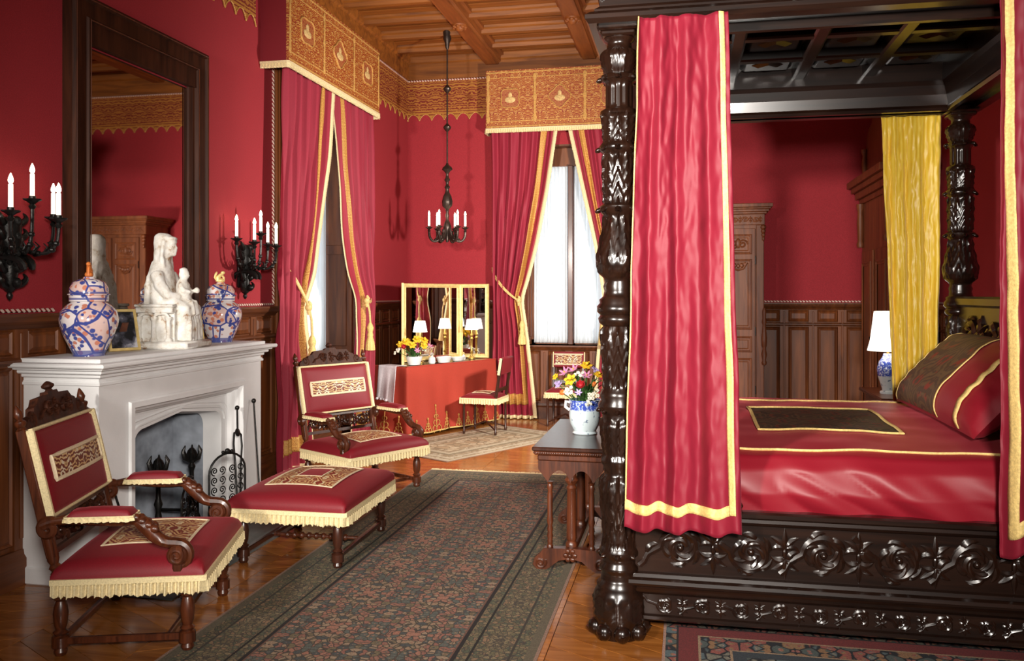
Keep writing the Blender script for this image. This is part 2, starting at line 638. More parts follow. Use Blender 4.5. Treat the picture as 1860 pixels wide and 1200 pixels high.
# glass, mirrors, lit things
t = NT('mirror_glass')
t.set(Base_Color=(0.86, 0.84, 0.82, 1), Metallic=1.0, Roughness=0.015)
M['mirror'] = t.m
t = NT('old_mirror_glass')
t.set(Base_Color=(0.60, 0.56, 0.53, 1), Metallic=1.0, Roughness=0.02)
M['mirror_old'] = t.m
t = NT('window_glass')
g = t.n('ShaderNodeBsdfGlossy', {'Roughness': 0.02})
tr = t.n('ShaderNodeBsdfTransparent')
mx = t.n('ShaderNodeMixShader', {0: 0.08, 1: tr, 2: g})
t.put(t.out.inputs[0], mx)
M['glass'] = t.m
t = NT('white_sheer')
f = t.noise(1.0, t.mapping((60, 60, 1.0)), 2)
c = t.ramp(f, [(0.3, (0.78, 0.80, 0.80)), (0.7, (0.95, 0.96, 0.96))])
d = t.n('ShaderNodeBsdfDiffuse', {'Color': c})
tl = t.n('ShaderNodeBsdfTranslucent', {'Color': c})
mx = t.n('ShaderNodeMixShader', {0: 0.5, 1: d, 2: tl})
t.put(t.out.inputs[0], mx)
M['sheer'] = t.m


def glow(name, col, strength):
    t = NT(name)
    t.set(Base_Color=col + (1,), Emission_Color=col + (1,), Emission_Strength=strength, Roughness=0.6)
    return t.m


M['flame'] = glow('candle_bulb', (1.0, 0.80, 0.52), 14.0)
M['candle'] = glow('wax_candle', (1.0, 0.90, 0.74), 1.3)
M['shade'] = glow('lit_lampshade', (1.0, 0.94, 0.84), 1.6)


def make_imari(name, ground=(0.80, 0.74, 0.74), blue=(0.055, 0.075, 0.30), rust=(0.46, 0.075, 0.03), scale=34.0):
    t = NT(name)
    v = t.n('ShaderNodeTexVoronoi', {'Vector': t.obj(), 'Scale': scale}, feature='F1')
    big = t.n('ShaderNodeTexVoronoi', {'Vector': t.obj(), 'Scale': scale * 0.22}, feature='DISTANCE_TO_EDGE').outputs['Distance']
    cell = t.n('ShaderNodeTexVoronoi', {'Vector': t.obj(), 'Scale': scale * 0.22}, feature='F1')
    cr = t.n('ShaderNodeSeparateXYZ', {0: cell.outputs['Color']}).outputs[0]
    r = t.n('ShaderNodeSeparateXYZ', {0: v.outputs['Color']})
    c = t.mix(t.ramp(cr, [(0.0, 0.0), (0.55, 1.0)], 'CONSTANT'), ground, (0.72, 0.52, 0.48))
    spot_ = t.ramp(v.outputs['Distance'], [(0.44, 1.0), (0.60, 0.0)])
    c = t.mix(t.math('MULTIPLY', spot_, t.ramp(r.outputs[0], [(0.55, 0.0), (0.57, 1.0)], 'CONSTANT')), c, blue)
    c = t.mix(t.math('MULTIPLY', spot_, t.ramp(r.outputs[1], [(0.66, 0.0), (0.68, 1.0)], 'CONSTANT')), c, (0.60, 0.22, 0.14))
    c = t.mix(t.ramp(big, [(0.030, 1.0), (0.045, 0.0)]), c, blue)
    c = t.mix(t.ramp(cell.outputs['Distance'], [(0.13, 1.0), (0.17, 0.0)]), c, rust)
    z = t.n('ShaderNodeSeparateXYZ', {0: t.obj()}).outputs[2]
    return t, c, z


t, c, z = make_imari('imari_porcelain')
bands = t.ramp(z, [(0.0, 1.0), (0.035, 0.0), (0.325, 1.0), (0.337, 0.0), (0.362, 1.0), (0.372, 0.0)], 'CONSTANT')
c = t.mix(t.math('MULTIPLY', bands, 0.85), c, (0.07, 0.09, 0.30))
t.set(Base_Color=c, Roughness=0.16, Coat_Weight=0.5)
M['imari'] = t.m
t, c, z = make_imari('blue_white_pot', (0.62, 0.74, 0.78), (0.05, 0.08, 0.35), (0.60, 0.72, 0.78), 46.0)
top = t.ramp(z, [(0.0, 0.0), (0.152, 0.0), (0.162, 1.0)])
c2 = t.mix(t.ramp(t.noise(60.0), [(0.5, 0.0), (0.62, 1.0)]), (0.045, 0.085, 0.45), (0.55, 0.66, 0.85))
c3 = t.mix(t.ramp(t.noise(34.0), [(0.63, 0.0), (0.66, 1.0)]), (0.66, 0.77, 0.80), (0.16, 0.22, 0.32))
t.set(Base_Color=t.mix(top, c3, c2), Roughness=0.15, Coat_Weight=0.5)
M['bluepot'] = t.m

# moire silk
t = NT('yellow_moire')
w = t.n('ShaderNodeTexWave', {'Vector': t.mapping((2.2, 1.0, 0.5)), 'Scale': 5.0, 'Distortion': 5.0, 'Detail': 2.0, 'Detail Scale': 0.8}, wave_type='BANDS').outputs['Fac']
c = t.ramp(w, [(0.2, (0.80, 0.50, 0.025)), (0.8, (0.90, 0.63, 0.07))])
t.set(Base_Color=c, Roughness=0.42, Sheen_Weight=0.3)
M['moire'] = t.m

# twisted wall cord, red and white strands
t = NT('twisted_cord')
sx = t.n('ShaderNodeSeparateXYZ', {0: t.obj()})
h = t.math('ADD', t.math('ADD', sx.outputs[0], sx.outputs[1]), sx.outputs[2])
f = t.math('FRACT', t.math('MULTIPLY', t.math('ADD', h, 60.0), 26.0))
c = t.ramp(f, [(0.0, (0.25, 0.012, 0.015)), (0.40, (0.78, 0.60, 0.50))], 'CONSTANT')
t.set(Base_Color=c, Roughness=0.7)
M['cord'] = t.m

# frieze textile: gold foliage between gold lines on red
t = NT('frieze_textile')
f, sx, vec = ornament(t, 0.34, None, 9.0)
zz = sx.outputs[2]
c = t.mix(f, (0.20, 0.022, 0.008), (0.42, 0.155, 0.024))
ln = t.ramp(t.math('MULTIPLY', t.math('SUBTRACT', zz, 4.0), 1.8),
            [(0.0, 1.0), (0.135, 0.0), (0.16, 1.0), (0.20, 0.0), (0.225, 1.0), (0.245, 0.0), (0.79, 1.0), (0.81, 0.0), (0.86, 1.0), (0.885, 0.0), (0.95, 1.0)], 'CONSTANT')
c = t.mix(t.math('MULTIPLY', ln, 0.8), c, (0.48, 0.21, 0.030))
t.set(Base_Color=c, Roughness=0.8)
t.bump(f, 0.2, 0.003)
M['frieze'] = t.m


def carpet(name, hx, hy, field, edge, bands, cell=13.0, px=0.5, py=0.62, outline=(0.02, 0.02, 0.025)):
    """woven rug: mirrored flower field inside a banded border; field/edge are colour lists, bands (width, colour or None) from the edge in"""
    t = NT(name)
    sx = t.n('ShaderNodeSeparateXYZ', {0: t.obj()})
    X, Y = sx.outputs[0], sx.outputs[1]
    d = t.math('MINIMUM', t.math('SUBTRACT', hx, t.math('ABSOLUTE', X)), t.math('SUBTRACT', hy, t.math('ABSOLUTE', Y)))

    def pattern(cols, sc, seed, ol):
        u = t.math('PINGPONG', t.math('ADD', X, 20 * px), px / 2)
        v = t.math('PINGPONG', t.math('ADD', Y, 20 * py), py / 2)
        vec = t.n('ShaderNodeCombineXYZ', {0: u, 1: v, 2: seed}).outputs[0]
        nz = t.n('ShaderNodeTexNoise', {'Vector': t.obj(), 'Scale': 9.0, 'Detail': 2.0})
        vec = t.n('ShaderNodeVectorMath', {0: vec, 1: t.n('ShaderNodeVectorMath', {0: nz.outputs['Color'], 3: 0.03}, operation='SCALE').outputs[0]}, operation='ADD').outputs[0]
        vo = t.n('ShaderNodeTexVoronoi', {'Vector': vec, 'Scale': sc}, feature='F1')
        ed = t.n('ShaderNodeTexVoronoi', {'Vector': vec, 'Scale': sc}, feature='DISTANCE_TO_EDGE')
        vo2 = t.n('ShaderNodeTexVoronoi', {'Vector': vec, 'Scale': sc * 2.3}, feature='F1')
        k = t.n('ShaderNodeSeparateXYZ', {0: vo.outputs['Color']}).outputs[0]
        st = [(i / len(cols), c) for i, c in enumerate(cols)]
        c = t.ramp(k, st, 'CONSTANT')
        k2 = t.n('ShaderNodeSeparateXYZ', {0: vo2.outputs['Color']}).outputs[1]
        c2 = t.ramp(k2, [(i / len(cols), cc) for i, cc in enumerate(cols[::-1])], 'CONSTANT')
        c = t.mix(t.ramp(vo.outputs['Distance'], [(0.20, 1.0), (0.27, 0.0)]), c, c2)
        return t.mix(t.ramp(ed.outputs['Distance'], [(0.05, 1.0), (0.10, 0.0)]), c, ol)
    cf = pattern(field, cell, 0.0, outline)
    ce = pattern(edge, cell * 1.35, 3.3, outline)
    tot = sum(b[0] for b in bands)
    pos = 0.0
    sel = []
    colr = []
    for wd, c in bands:
        sel.append((pos / tot, 1.0 if c else 0.0))
        colr.append((pos / tot, c or (0, 0, 0)))
        pos += wd
    dn = t.math('DIVIDE', d, tot)
    cb = t.mix(t.ramp(dn, sel, 'CONSTANT'), ce, t.ramp(dn, colr, 'CONSTANT'))
    c = t.mix(t.ramp(dn, [(0.0, 0.0), (0.999, 1.0)], 'CONSTANT'), cb, cf)
    pile = t.noise(160.0, detail=2)
    c = t.mix(t.ramp(pile, [(0.35, 0.45), (0.65, 0.0)]), c, (0.02, 0.018, 0.018))
    t.set(Base_Color=c, Roughness=0.95)
    t.bump(pile, 0.5, 0.004)
    return t.m


# ================================================================== THE ROOM
LW, BW, RW, FW, HC = -3.72, 11.15, 2.60, -2.6, 4.90
ZR = 1.54      # top of the panelling

sub = struct(MB().box(LW - 0.5, RW + 0.3, FW - 0.3, BW + 0.5, -0.12, -0.012).build('floor', M['subfloor'], smooth=0))

# ---- parquet laid in chevron columns; boards that show are single parts, the rest one part
W_, ST = 0.62, 0.150
rest = MB()


def cam_uv(x, y, z=0.0):
    C_, S_ = math.cos(R(11.45)), math.sin(R(11.45))
    a, t_ = x * C_ + y * S_, -x * S_ + y * C_
    if t_ < 0.3:
        return None
    return 930 + 1546 * a / t_, 533 - 1546 * (z - 1.65) / t_


def bare(x, y):
    p = cam_uv(x, y)
    if p is None or not (-60 < p[0] < 1900 and p[1] < 1260):
        return False
    if -2.15 < x < -0.8 and y < 7.5:
        return False
    if x > 0.1:
        return False
    if x < -3.0 and y > 4.4 and y < 6.2:
        return False
    return y < 10.8


proto = {}
nplank = 0
ncol = int((RW - LW) / W_) + 1
for i in range(ncol):
    x0 = LW + i * W_
    s = 1 if i % 2 == 0 else -1
    y = FW - 0.8
    while y < BW + 0.8:
        g = 0.0022
        d = W_ * 0.55 * s
        cx, cy = x0 + W_ / 2, y + ST / 2 + d / 2
        if cy > BW + 0.1 or cy < FW - 0.1:
            y += ST
            continue
        q = [(-W_ / 2 + g, -ST / 2 - d / 2 + g), (W_ / 2 - g, -ST / 2 + d / 2 + g), (W_ / 2 - g, ST / 2 + d / 2 - g), (-W_ / 2 + g, ST / 2 - d / 2 - g)]
        if nplank < 298 and bare(cx, cy):
            if s not in proto:
                proto[s] = MB().prism(q, -0.012, 0.0, 'z').build('plank', M['floor'], sub, smooth=0, fix=True)
                proto[s].location = (cx, cy, 0)
            else:
                inst(proto[s], (cx, cy, 0))
            nplank += 1
        else:
            rest.prism(q, -0.012, 0.0, 'z', M=T(cx, cy, 0))
        y += ST
r_ = rest.build('parquet', M['floor'], sub, smooth=0, fix=True)
r_['kind'] = 'stuff'

# ---- walls
wl = MB()
wl.box(LW - 0.45, LW, FW, 7.42, 0, HC)
wl.box(LW - 0.45, LW, 9.17, BW + 0.4, 0, HC)
wl.box(LW - 0.45, LW, 7.42, 9.17, 0, 0.95)
wl.box(LW - 0.45, LW, 7.42, 9.17, 3.62, HC)
wall_left = struct(wl.build('wall_left', M['wall_red'], smooth=0))
wb = MB()
wb.box(LW, -2.05, BW, BW + 0.4, 0, HC)
wb.box(-0.93, RW, BW, BW + 0.4, 0, HC)
wb.box(-2.05, -0.93, BW, BW + 0.4, 0, 0.97)
wb.box(-2.05, -0.93, BW, BW + 0.4, 3.62, HC)
wall_back = struct(wb.build('wall_back', M['wall_red'], smooth=0))
wall_right = struct(MB().box(RW, RW + 0.3, FW, BW + 0.4, 0, HC).build('wall_right', M['wall_red'], smooth=0))
wall_front = struct(MB().box(LW - 0.45, RW + 0.3, FW - 0.3, FW, 0, HC).build('wall_front', M['wall_red'], smooth=0))

# ---- panelling: rails run along each wall, stiles, tall and small raised panels are single parts
PER = 0.345


def raised(w, h, name, parent, mat):
    """a raised panel lying in local XZ, facing -Y, origin at its lower left corner"""
    mb = MB()
    b, d = 0.028, 0.016
    o = [(0, 0, 0), (w, 0, 0), (w, 0, h), (0, 0, h)]
    i1 = [(b * .4, -d * .9, b * .4), (w - b * .4, -d * .9, b * .4), (w - b * .4, -d * .9, h - b * .4), (b * .4, -d * .9, h - b * .4)]
    i2 = [(b * .8, -d * .2, b * .8), (w - b * .8, -d * .2, b * .8), (w - b * .8, -d * .2, h - b * .8), (b * .8, -d * .2, h - b * .8)]
    i3 = [(b * 1.5, -d, b * 1.5), (w - b * 1.5, -d, b * 1.5), (w - b * 1.5, -d, h - b * 1.5), (b * 1.5, -d, h - b * 1.5)]
    vs = o + i1 + i2 + i3
    fs = []
    for r in range(3):
        for k in range(4):
            k2 = (k + 1) % 4
            fs.append((r * 4 + k, r * 4 + k2, r * 4 + 4 + k2, r * 4 + 4 + k))
    fs.append((12, 13, 14, 15))
    mb.add(vs, fs)
    return mb.build(name, mat, parent, smooth=0)


PW = PER - 0.10


def panelling(wall, a0, a1, place, rot, mats=('wainscot', 'wainscot_h'), zlow=0.0, ztop=None):
    """a0..a1 along the wall; place(a) -> xy of a point on the wall face; local x runs along the wall, -Y into the room"""
    ztop = ztop or ZR
    L = a1 - a0
    x, y = place(a0)
    Mx = T(x, y, 0) @ RZ(rot)
    n = max(1, round(L / PER))
    per = L / n
    # rails with mouldings (profile in local y,z)
    base = MB().prism([(0, 0), (-0.055, 0), (-0.055, 0.15), (-0.04, 0.17), (-0.035, 0.20), (0, 0.20)], 0, L, 'x', M=Mx)
    base.build('skirting_board', M[mats[1]], wall, smooth=0, fix=True)
    if ztop >= ZR:
        MB().prism([(0, 1.245), (-0.028, 1.245), (-0.045, 1.262), (-0.045, 1.275), (-0.028, 1.29), (0, 1.29)], 0, L, 'x', M=Mx).build('middle_rail', M[mats[1]], wall, smooth=0, fix=True)
        MB().prism([(0, 1.45), (-0.03, 1.45), (-0.045, 1.47), (-0.07, 1.49), (-0.085, 1.52), (-0.085, 1.535), (0, 1.535)], 0, L, 'x', M=Mx).build('cap_rail', M[mats[1]], wall, smooth=0, fix=True)
        rows = [('tall_panel', 0.225, 1.235), ('small_panel', 1.298, 1.445)]
    else:
        MB().prism([(0, ztop - 0.07), (-0.03, ztop - 0.07), (-0.075, ztop - 0.02), (-0.075, ztop), (0, ztop)], 0, L, 'x', M=Mx).build('cap_rail', M[mats[1]], wall, smooth=0, fix=True)
        rows = [('tall_panel', 0.225, ztop - 0.075)]
    MB().box(0, L, -0.012, 0, 0.2, min(ztop, 1.45), M=Mx).build('backing', M[mats[0]], wall, smooth=0)
    zt = rows[-1][2] + 0.003
    for k in range(n + 1):
        w0 = max(0, k * per - 0.05)
        w1 = min(L, k * per + 0.05)
        mb = MB().box(w0, w1, -0.03, -0.012, 0.2, zt, M=Mx)
        if w1 - w0 > 0.08:
            mb.box(k * per - 0.012, k * per + 0.012, -0.038, -0.03, 0.26, zt - 0.02, M=Mx, bev=0.004)
        mb.build('stile', M[mats[0]], wall, smooth=0)
    for nm, z0, z1 in rows:
        key = (nm, round(per, 3), round(z1, 3))
        for k in range(n):
            p = Mx @ Vector((k * per + 0.05, -0.012, z0))
            if key not in PAN:
                o = raised(per - 0.10, z1 - z0, nm, wall, M[mats[0]])
                PAN[key] = o
                o.location = p
                o.rotation_euler = (0, 0, R(rot))
            else:
                inst(PAN[key], p, wall, (0, 0, R(rot)))


PAN = {}
pl_left = lambda a: (LW, a)      # local x -> +Y : rotate +90, -Y local -> +X
pl_back = lambda a: (a, BW)
pl_right = lambda a: (RW, a)
panelling(wall_left, 2.4, 4.54, pl_left, 90)
panelling(wall_left, 6.06, 7.24, pl_left, 90)
panelling(wall_left, 9.34, BW - 0.03, pl_left, 90)
panelling(wall_left, 7.42, 9.17, pl_left, 90, ztop=0.95)
panelling(wall_back, LW + 0.03, -2.14, pl_back, 0)
panelling(wall_back, -2.14, -0.84, pl_back, 0, ztop=0.97)
panelling(wall_back, -0.84, RW, pl_back, 0)
panelling(wall_right, BW - 0.03, 4.0, lambda a: (RW, a), -90) if False else None
Mr = -90


def panel_right(y_hi, y_lo):
    # local x runs towards -Y on the right wall
    panelling(wall_right, 0, y_hi - y_lo, lambda a: (RW, y_hi - a), -90)


panel_right(BW - 0.05, 4.2)


def cord(name, p0, p1, parent, r=0.011):
    p0, p1 = Vector(p0), Vector(p1)
    L = (p1 - p0).length
    d = (p1 - p0).normalized()
    u = d.orthogonal().normalized()
    v = d.cross(u)
    n = int(L / 0.0085)
    k = 6
    vs = []
    fs = []
    for i in range(n + 1):
        c = p0 + d * (L * i / n)
        tw = 2 * PI * (L * i / n) * 13.0
        for j in range(k):
            a = 2 * PI * j / k
            rr = r * (0.8 + 0.35 * abs(math.cos(a + tw)))
            vs.append(c + u * rr * math.cos(a) + v * rr * math.sin(a))
    for i in range(n):
        for j in range(k):
            j2 = (j + 1) % k
            fs.append((i * k + j, i * k + j2, (i + 1) * k + j2, (i + 1) * k + j))
    return MB().add(vs, fs).build(name, M['cord'], parent, smooth=60)


g = 0.012
cord('twisted_cord', (LW + g, 2.4, 1.553), (LW + g, 4.46, 1.553), wall_left)
cord('twisted_cord', (LW + g, 6.12, 1.553), (LW + g, 7.24, 1.553), wall_left)
cord('twisted_cord', (LW + g, 7.24, 1.553), (LW + g, 7.24, 4.545), wall_left)
cord('twisted_cord', (LW + g, 9.35, 1.553), (LW + g, BW, 1.553), wall_left)
cord('twisted_cord', (LW + g, 9.35, 1.553), (LW + g, 9.35, 3.9), wall_left)
cord('twisted_cord', (LW, BW - g, 1.553), (-2.14, BW - g, 1.553), wall_back)
cord('twisted_cord', (-0.84, BW - g, 1.553), (RW, BW - g, 1.553), wall_back)
cord('twisted_cord', (RW - g, 4.2, 1.553), (RW - g, BW, 1.553), wall_right)
cord('twisted_cord', (LW, BW - g, 4.548), (RW, BW - g, 4.548), wall_back)
cord('twisted_cord', (LW + g, 3.0, 4.548), (LW + g, BW, 4.548), wall_left)


def frieze_strip(L, wall, place, rot):
    """gold patterned border with a scalloped lower edge, hung under the cornice"""
    x, y = place
    Mx = T(x, y, 0) @ RZ(rot)
    mb = MB()
    sc = 0.172
    n = int(L / sc)
    sc = L / n
    q = 10
    vs = []
    fs = []
    for i in range(n * q + 1):
        h = i / q
        f = h - int(h)
        zb = 4.005 + 0.085 * (abs(math.sin(PI * f)) ** 0.75)
        a = sc * h
        vs += [(a, -0.004, zb), (a, -0.010, zb + 0.0), (a, -0.010, 4.54), (a, -0.004, 4.54)]
    for i in range(n * q):
        for k in range(4):
            k2 = (k + 1) % 4
            fs.append((i * 4 + k, i * 4 + k2, (i + 1) * 4 + k2, (i + 1) * 4 + k))
    mb.add(vs, fs, Mx)
    o = mb.build('frieze_border', M['frieze'], wall, smooth=0, fix=True)
    mb = MB()
    for i in range(n):
        mb.tube([(sc * (i + k / 10), -0.013, 4.005 + 0.085 * (abs(math.sin(PI * k / 10)) ** 0.75)) for k in range(11)], 0.006, 5, M=Mx)
    mb.build('frieze_edging', M['gold_band'], wall)


frieze_strip(6.92 - 2.6, wall_left, (LW, 2.6), 90)
frieze_strip(BW - 9.33, wall_left, (LW, 9.33), 90)
frieze_strip(RW - LW, wall_back, (LW, BW), 0)
frieze_strip(BW - 4.0, wall_right, (RW, BW), -90)

# wooden cornice boards above the cord
cz = [(0, 4.56), (-0.035, 4.56), (-0.035, 4.77), (-0.06, 4.79), (-0.07, 4.90), (0, 4.90)]
for nm, L, P, rt, w in (('cornice_board', BW - FW, (LW, FW), 90, wall_left), ('cornice_board', RW - LW, (LW, BW), 0, wall_back), ('cornice_board', BW - FW, (RW, BW), -90, wall_right)):
    MB().prism(cz, 0, L, 'x', M=T(P[0], P[1], 0) @ RZ(rt)).build(nm, M['ceil_x'], w, smooth=0, fix=True)

# ---- ceiling: slab, planks between ribs, long moulded beams and carved bosses
ceil = struct(MB().box(LW - 0.45, RW + 0.3, FW - 0.3, BW + 0.4, HC, HC + 0.1).build('ceiling', M['ceil_x'], smooth=0))
BX = [-2.52, -1.22, 0.08, 1.38]
for bx_ in BX:
    pr = [(-0.16, HC), (-0.16, 4.83), (-0.125, 4.82), (-0.115, 4.75), (-0.09, 4.735), (-0.085, 4.715), (0.085, 4.715), (0.09, 4.735), (0.115, 4.75), (0.125, 4.82), (0.16, 4.83), (0.16, HC)]
    MB().prism([(bx_ + a, b) for a, b in pr], FW, BW - 0.03, 'y').build('beam', M['ceil_y'], ceil, smooth=0, fix=True)
ys = [9.42 + 0.6 * k for k in range(-20, 3)]
for y in ys:
    if FW + 0.1 < y < BW - 0.05:
        MB().prism([(y - 0.085, HC), (y - 0.075, 4.845), (y - 0.05, 4.83), (y - 0.04, 4.785), (y + 0.04, 4.785), (y + 0.05, 4.83), (y + 0.075, 4.845), (y + 0.085, HC)],
                   LW, RW, 'x').build('cross_rib', M['ceil_x'], ceil, smooth=0, fix=True)
xs = [LW] + BX + [RW]
pk = {}
for a, b in zip(xs, xs[1:]):
    for y in ys:
        for j in range(3):
            y0 = y + 0.09 + j * 0.142
            if y0 < 4.5 or y0 + 0.14 > BW:
                continue
            zz = 4.868 + (0.012 if j == 1 else 0.0)
            key = (round(b - a, 3), j)
            if key not in pk:
                pk[key] = MB().box(0, b - a, 0, 0.138, 0, 0.03, bev=0.006).build('plank', M['ceil_x'], ceil, smooth=0)
                pk[key].location = (a, y0, zz)
            else:
                inst(pk[key], (a, y0, zz))
bo = None
for bx_ in BX:
    for y in (4.62, 7.02, 9.42):
        if bo is None:
            mb = MB()
            mb.lathe([(0.0, -0.075), (0.03, -0.07), (0.05, -0.05), (0.06, -0.03), (0.085, -0.02), (0.09, 0.0)], 16)
            for k in range(8):
                mb.ball((0.065 * math.cos(k * PI / 4), 0.065 * math.sin(k * PI / 4), -0.03), (0.026, 0.026, 0.02), 6, 5)
            bo = mb.build('boss', M['ceil_y'], ceil)
            bo.location = (bx_, y, 4.72)
        else:
            inst(bo, (bx_, y, 4.72))

# ---- windows
def window(name, label_mullion, w, z0, z1, loc, rot, depth, nlight):
    """local x along the wall 0..w, local +Y outwards"""
    e = bpy.data.objects.new(name, None)
    COL.objects.link(e)
    struct(e)
    e.location = loc
    e.rotation_euler = (0, 0, R(rot))
    c = MB()
    c.box(-0.16, -0.0, -0.045, 0.0, 0.0 if depth > 0.3 else 0.9, 3.78, bev=0.01)
    c.box(-0.15, -0.10, -0.065, -0.045, 0.0 if depth > 0.3 else 0.9, 3.78, bev=0.008)
    c.build('casing', M['wainscot'], e)
    c = MB()
    c.box(w, w + 0.16, -0.045, 0.0, 0.0 if depth > 0.3 else 0.9, 3.78, bev=0.01)
    c.box(w + 0.10, w + 0.15, -0.065, -0.045, 0.0 if depth > 0.3 else 0.9, 3.78, bev=0.008)
    c.build('casing', M['wainscot'], e)
    for sx, xx in ((0, 0.0), (1, w)):
        s = 1 if sx == 0 else -1
        r = MB().box(min(xx, xx + s * 0.02), max(xx, xx + s * 0.02), 0.0, depth, z0, z1)
        o = r.build('reveal', M['wainscot'], e, smooth=0)
        for (za, zb) in ((z0 + 0.1, z0 + 1.15), (z0 + 1.25, z1 - 0.1)):
            MB().box(min(xx + s * 0.02, xx + s * 0.032), max(xx + s * 0.02, xx + s * 0.032), 0.06, depth - 0.06, za, zb, bev=0.012).build('reveal_panel', M['wainscot'], e, smooth=0)
    MB().box(0, w, -0.0, depth, z1 - 0.02, z1).build('head_lining', M['wainscot'], e, smooth=0)
    MB().box(-0.04, w + 0.04, -0.07, depth, z0 - 0.03, z0, bev=0.01).build('window_sill', M['wainscot_h'], e, smooth=0)
    f = MB()
    d0, d1 = depth - 0.06, depth
    ztr = 3.36
    f.box(0.02, 0.07, d0, d1, z0, z1)
    f.box(w - 0.07, w - 0.02, d0, d1, z0, z1)
    f.box(0.02, w - 0.02, d0, d1, z0, z0 + 0.06)
    f.box(0.02, w - 0.02, d0 - 0.02, d1, ztr, z1)
    f.build('window_frame', M['wainscot'], e, smooth=0)
    for k in range(1, nlight):
        x = w * k / nlight
        m_ = MB().box(x - 0.035, x + 0.035, d0 - 0.10, d1, z0, ztr, bev=0.008)
        m_.box(x - 0.05, x + 0.05, d0, d1 - 0.01, z0, ztr)
        m_.build('mullion', M['walnut'], e, smooth=0)
    for k in range(nlight):
        a, b = w * k / nlight + 0.05, w * (k + 1) / nlight - 0.05
        MB().box(a, b, d1 - 0.02, d1 - 0.014, z0 + 0.05, ztr + 0.02).build('pane', M['glass'], e, smooth=0)
    return e


win1 = window('window_1', '', 1.75, 0.95, 3.62, (LW, 7.42, 0), 90, 0.40, 2)
win2 = window('window_2', '', 1.12, 0.97, 3.62, (-2.05, BW, 0), 0, 0.28, 2)


def sheer(label, x0, x1, z0, z1, loc, rot, n):
    def fn(s, t_):
        x = lerp(x0, x1, s)
        return (x, 0.012 * math.sin(2 * PI * n * s) + 0.004 * math.sin(2 * PI * n * 2.3 * s + 1), lerp(z1, z0, t_))
    o = MB().grid(fn, n * 10, 4).build('sheer_curtain', M['sheer'], thick=0.0)
    o.location = loc
    o.rotation_euler = (0, 0, R(rot))
    return tag(o, label, 'sheer curtain', 'white sheer curtains over the window panes')


def sheers():
    sheer('gathered white sheer panel over the window pane nearest the gilt dressing mirror', 0.06, 0.515, 0.99, 3.35, (-2.05, BW + 0.18, 0), 0, 9)
    sheer('gathered white sheer panel over the window pane nearest the carved bedpost', 0.605, 1.06, 0.99, 3.35, (-2.05, BW + 0.18, 0), 0, 9)
    sheer('gathered white sheer panel in the deep window recess, on the sconce side', 0.06, 0.83, 0.97, 3.35, (LW - 0.30, 7.42, 0), 90, 12)
    sheer('gathered white sheer panel in the deep window recess, on the dressing table side', 0.92, 1.69, 0.97, 3.35, (LW - 0.30, 7.42, 0), 90, 12)


sheers()

# ================================================================== RUGS
def rug(name, label, hx, hy, loc, rotz, mat, fr=None):
    e = thing(name, label, 'rug', loc, rotz)
    def fn(s, t_):
        x, y = lerp(-hx, hx, s), lerp(-hy, hy, t_)
        return (x, y, 0.0045 + 0.001 * mnoise.noise(Vector((x * 2, y * 2, 0))))
    mb = MB().grid(fn, 24, 40)
    mb.prism([(-hx, -hy), (hx, -hy), (hx, hy), (-hx, hy)], 0.0006, 0.0032, 'z')
    mb.build('woven_pile', mat, e, smooth=30)
    if fr:
        for sgn in fr:
            q = MB()
            rnd = random.Random(5)
            n = int(2 * hx / 0.012)
            for i in range(n):
                x = -hx + 2 * hx * (i + 0.5) / n
                l_ = 0.05 * rnd.uniform(0.7, 1.2)
                q.box(x - 0.003, x + 0.003, min(sgn * hy, sgn * (hy + l_)), max(sgn * hy, sgn * (hy + l_)), 0.001, 0.006)
            o = q.build('fringe', M['cream'], e, smooth=0)
    return e


dusty = [(0.44, 0.20, 0.135), (0.14, 0.155, 0.135), (0.38, 0.26, 0.165), (0.44, 0.21, 0.145), (0.09, 0.10, 0.10), (0.42, 0.30, 0.20), (0.22, 0.17, 0.10), (0.36, 0.16, 0.12)]
olive = [(0.30, 0.22, 0.12), (0.19, 0.165, 0.09), (0.34, 0.21, 0.12), (0.11, 0.125, 0.08), (0.30, 0.23, 0.13), (0.18, 0.14, 0.08)]
M['runner'] = carpet('runner_pile', 0.84, 2.72, dusty, olive,
                     [(0.015, (0.36, 0.22, 0.16)), (0.045, (0.16, 0.13, 0.085)), (0.06, None), (0.012, (0.06, 0.05, 0.04)), (0.17, None), (0.012, (0.02, 0.018, 0.015)), (0.05, None), (0.02, (0.025, 0.02, 0.02)), (0.01, (0.20, 0.10, 0.07))], 31.0, 0.42, 0.50, outline=(0.085, 0.070, 0.056))
rug('runner_rug', 'long dark floral runner rug with olive borders between the armchairs and bed', 0.84, 2.72, (-1.49, 4.94, 0), 0.0, M['runner'], fr=(1,))
bedr = [(0.34, 0.10, 0.08), (0.12, 0.16, 0.17), (0.44, 0.28, 0.19), (0.10, 0.12, 0.11), (0.40, 0.15, 0.12), (0.24, 0.22, 0.17), (0.34, 0.18, 0.09)]
M['bedrug'] = carpet('bedside_pile', 1.35, 1.5, bedr, bedr[::-1],
                     [(0.012, (0.45, 0.26, 0.20)), (0.05, None), (0.01, (0.03, 0.02, 0.02)), (0.09, (0.20, 0.03, 0.03)), (0.012, (0.40, 0.26, 0.16)), (0.13, None), (0.012, (0.40, 0.26, 0.16)), (0.06, (0.05, 0.06, 0.07)), (0.05, None)], 13.0)
rug('bedside_rug', 'red and blue patterned rug with pale stripes lying under the bed rail', 1.35, 1.5, (1.25, 2.86, 0), 0.0, M['bedrug'])
pale = [(0.70, 0.57, 0.38), (0.54, 0.38, 0.22), (0.78, 0.66, 0.46), (0.42, 0.31, 0.17), (0.64, 0.48, 0.30)]
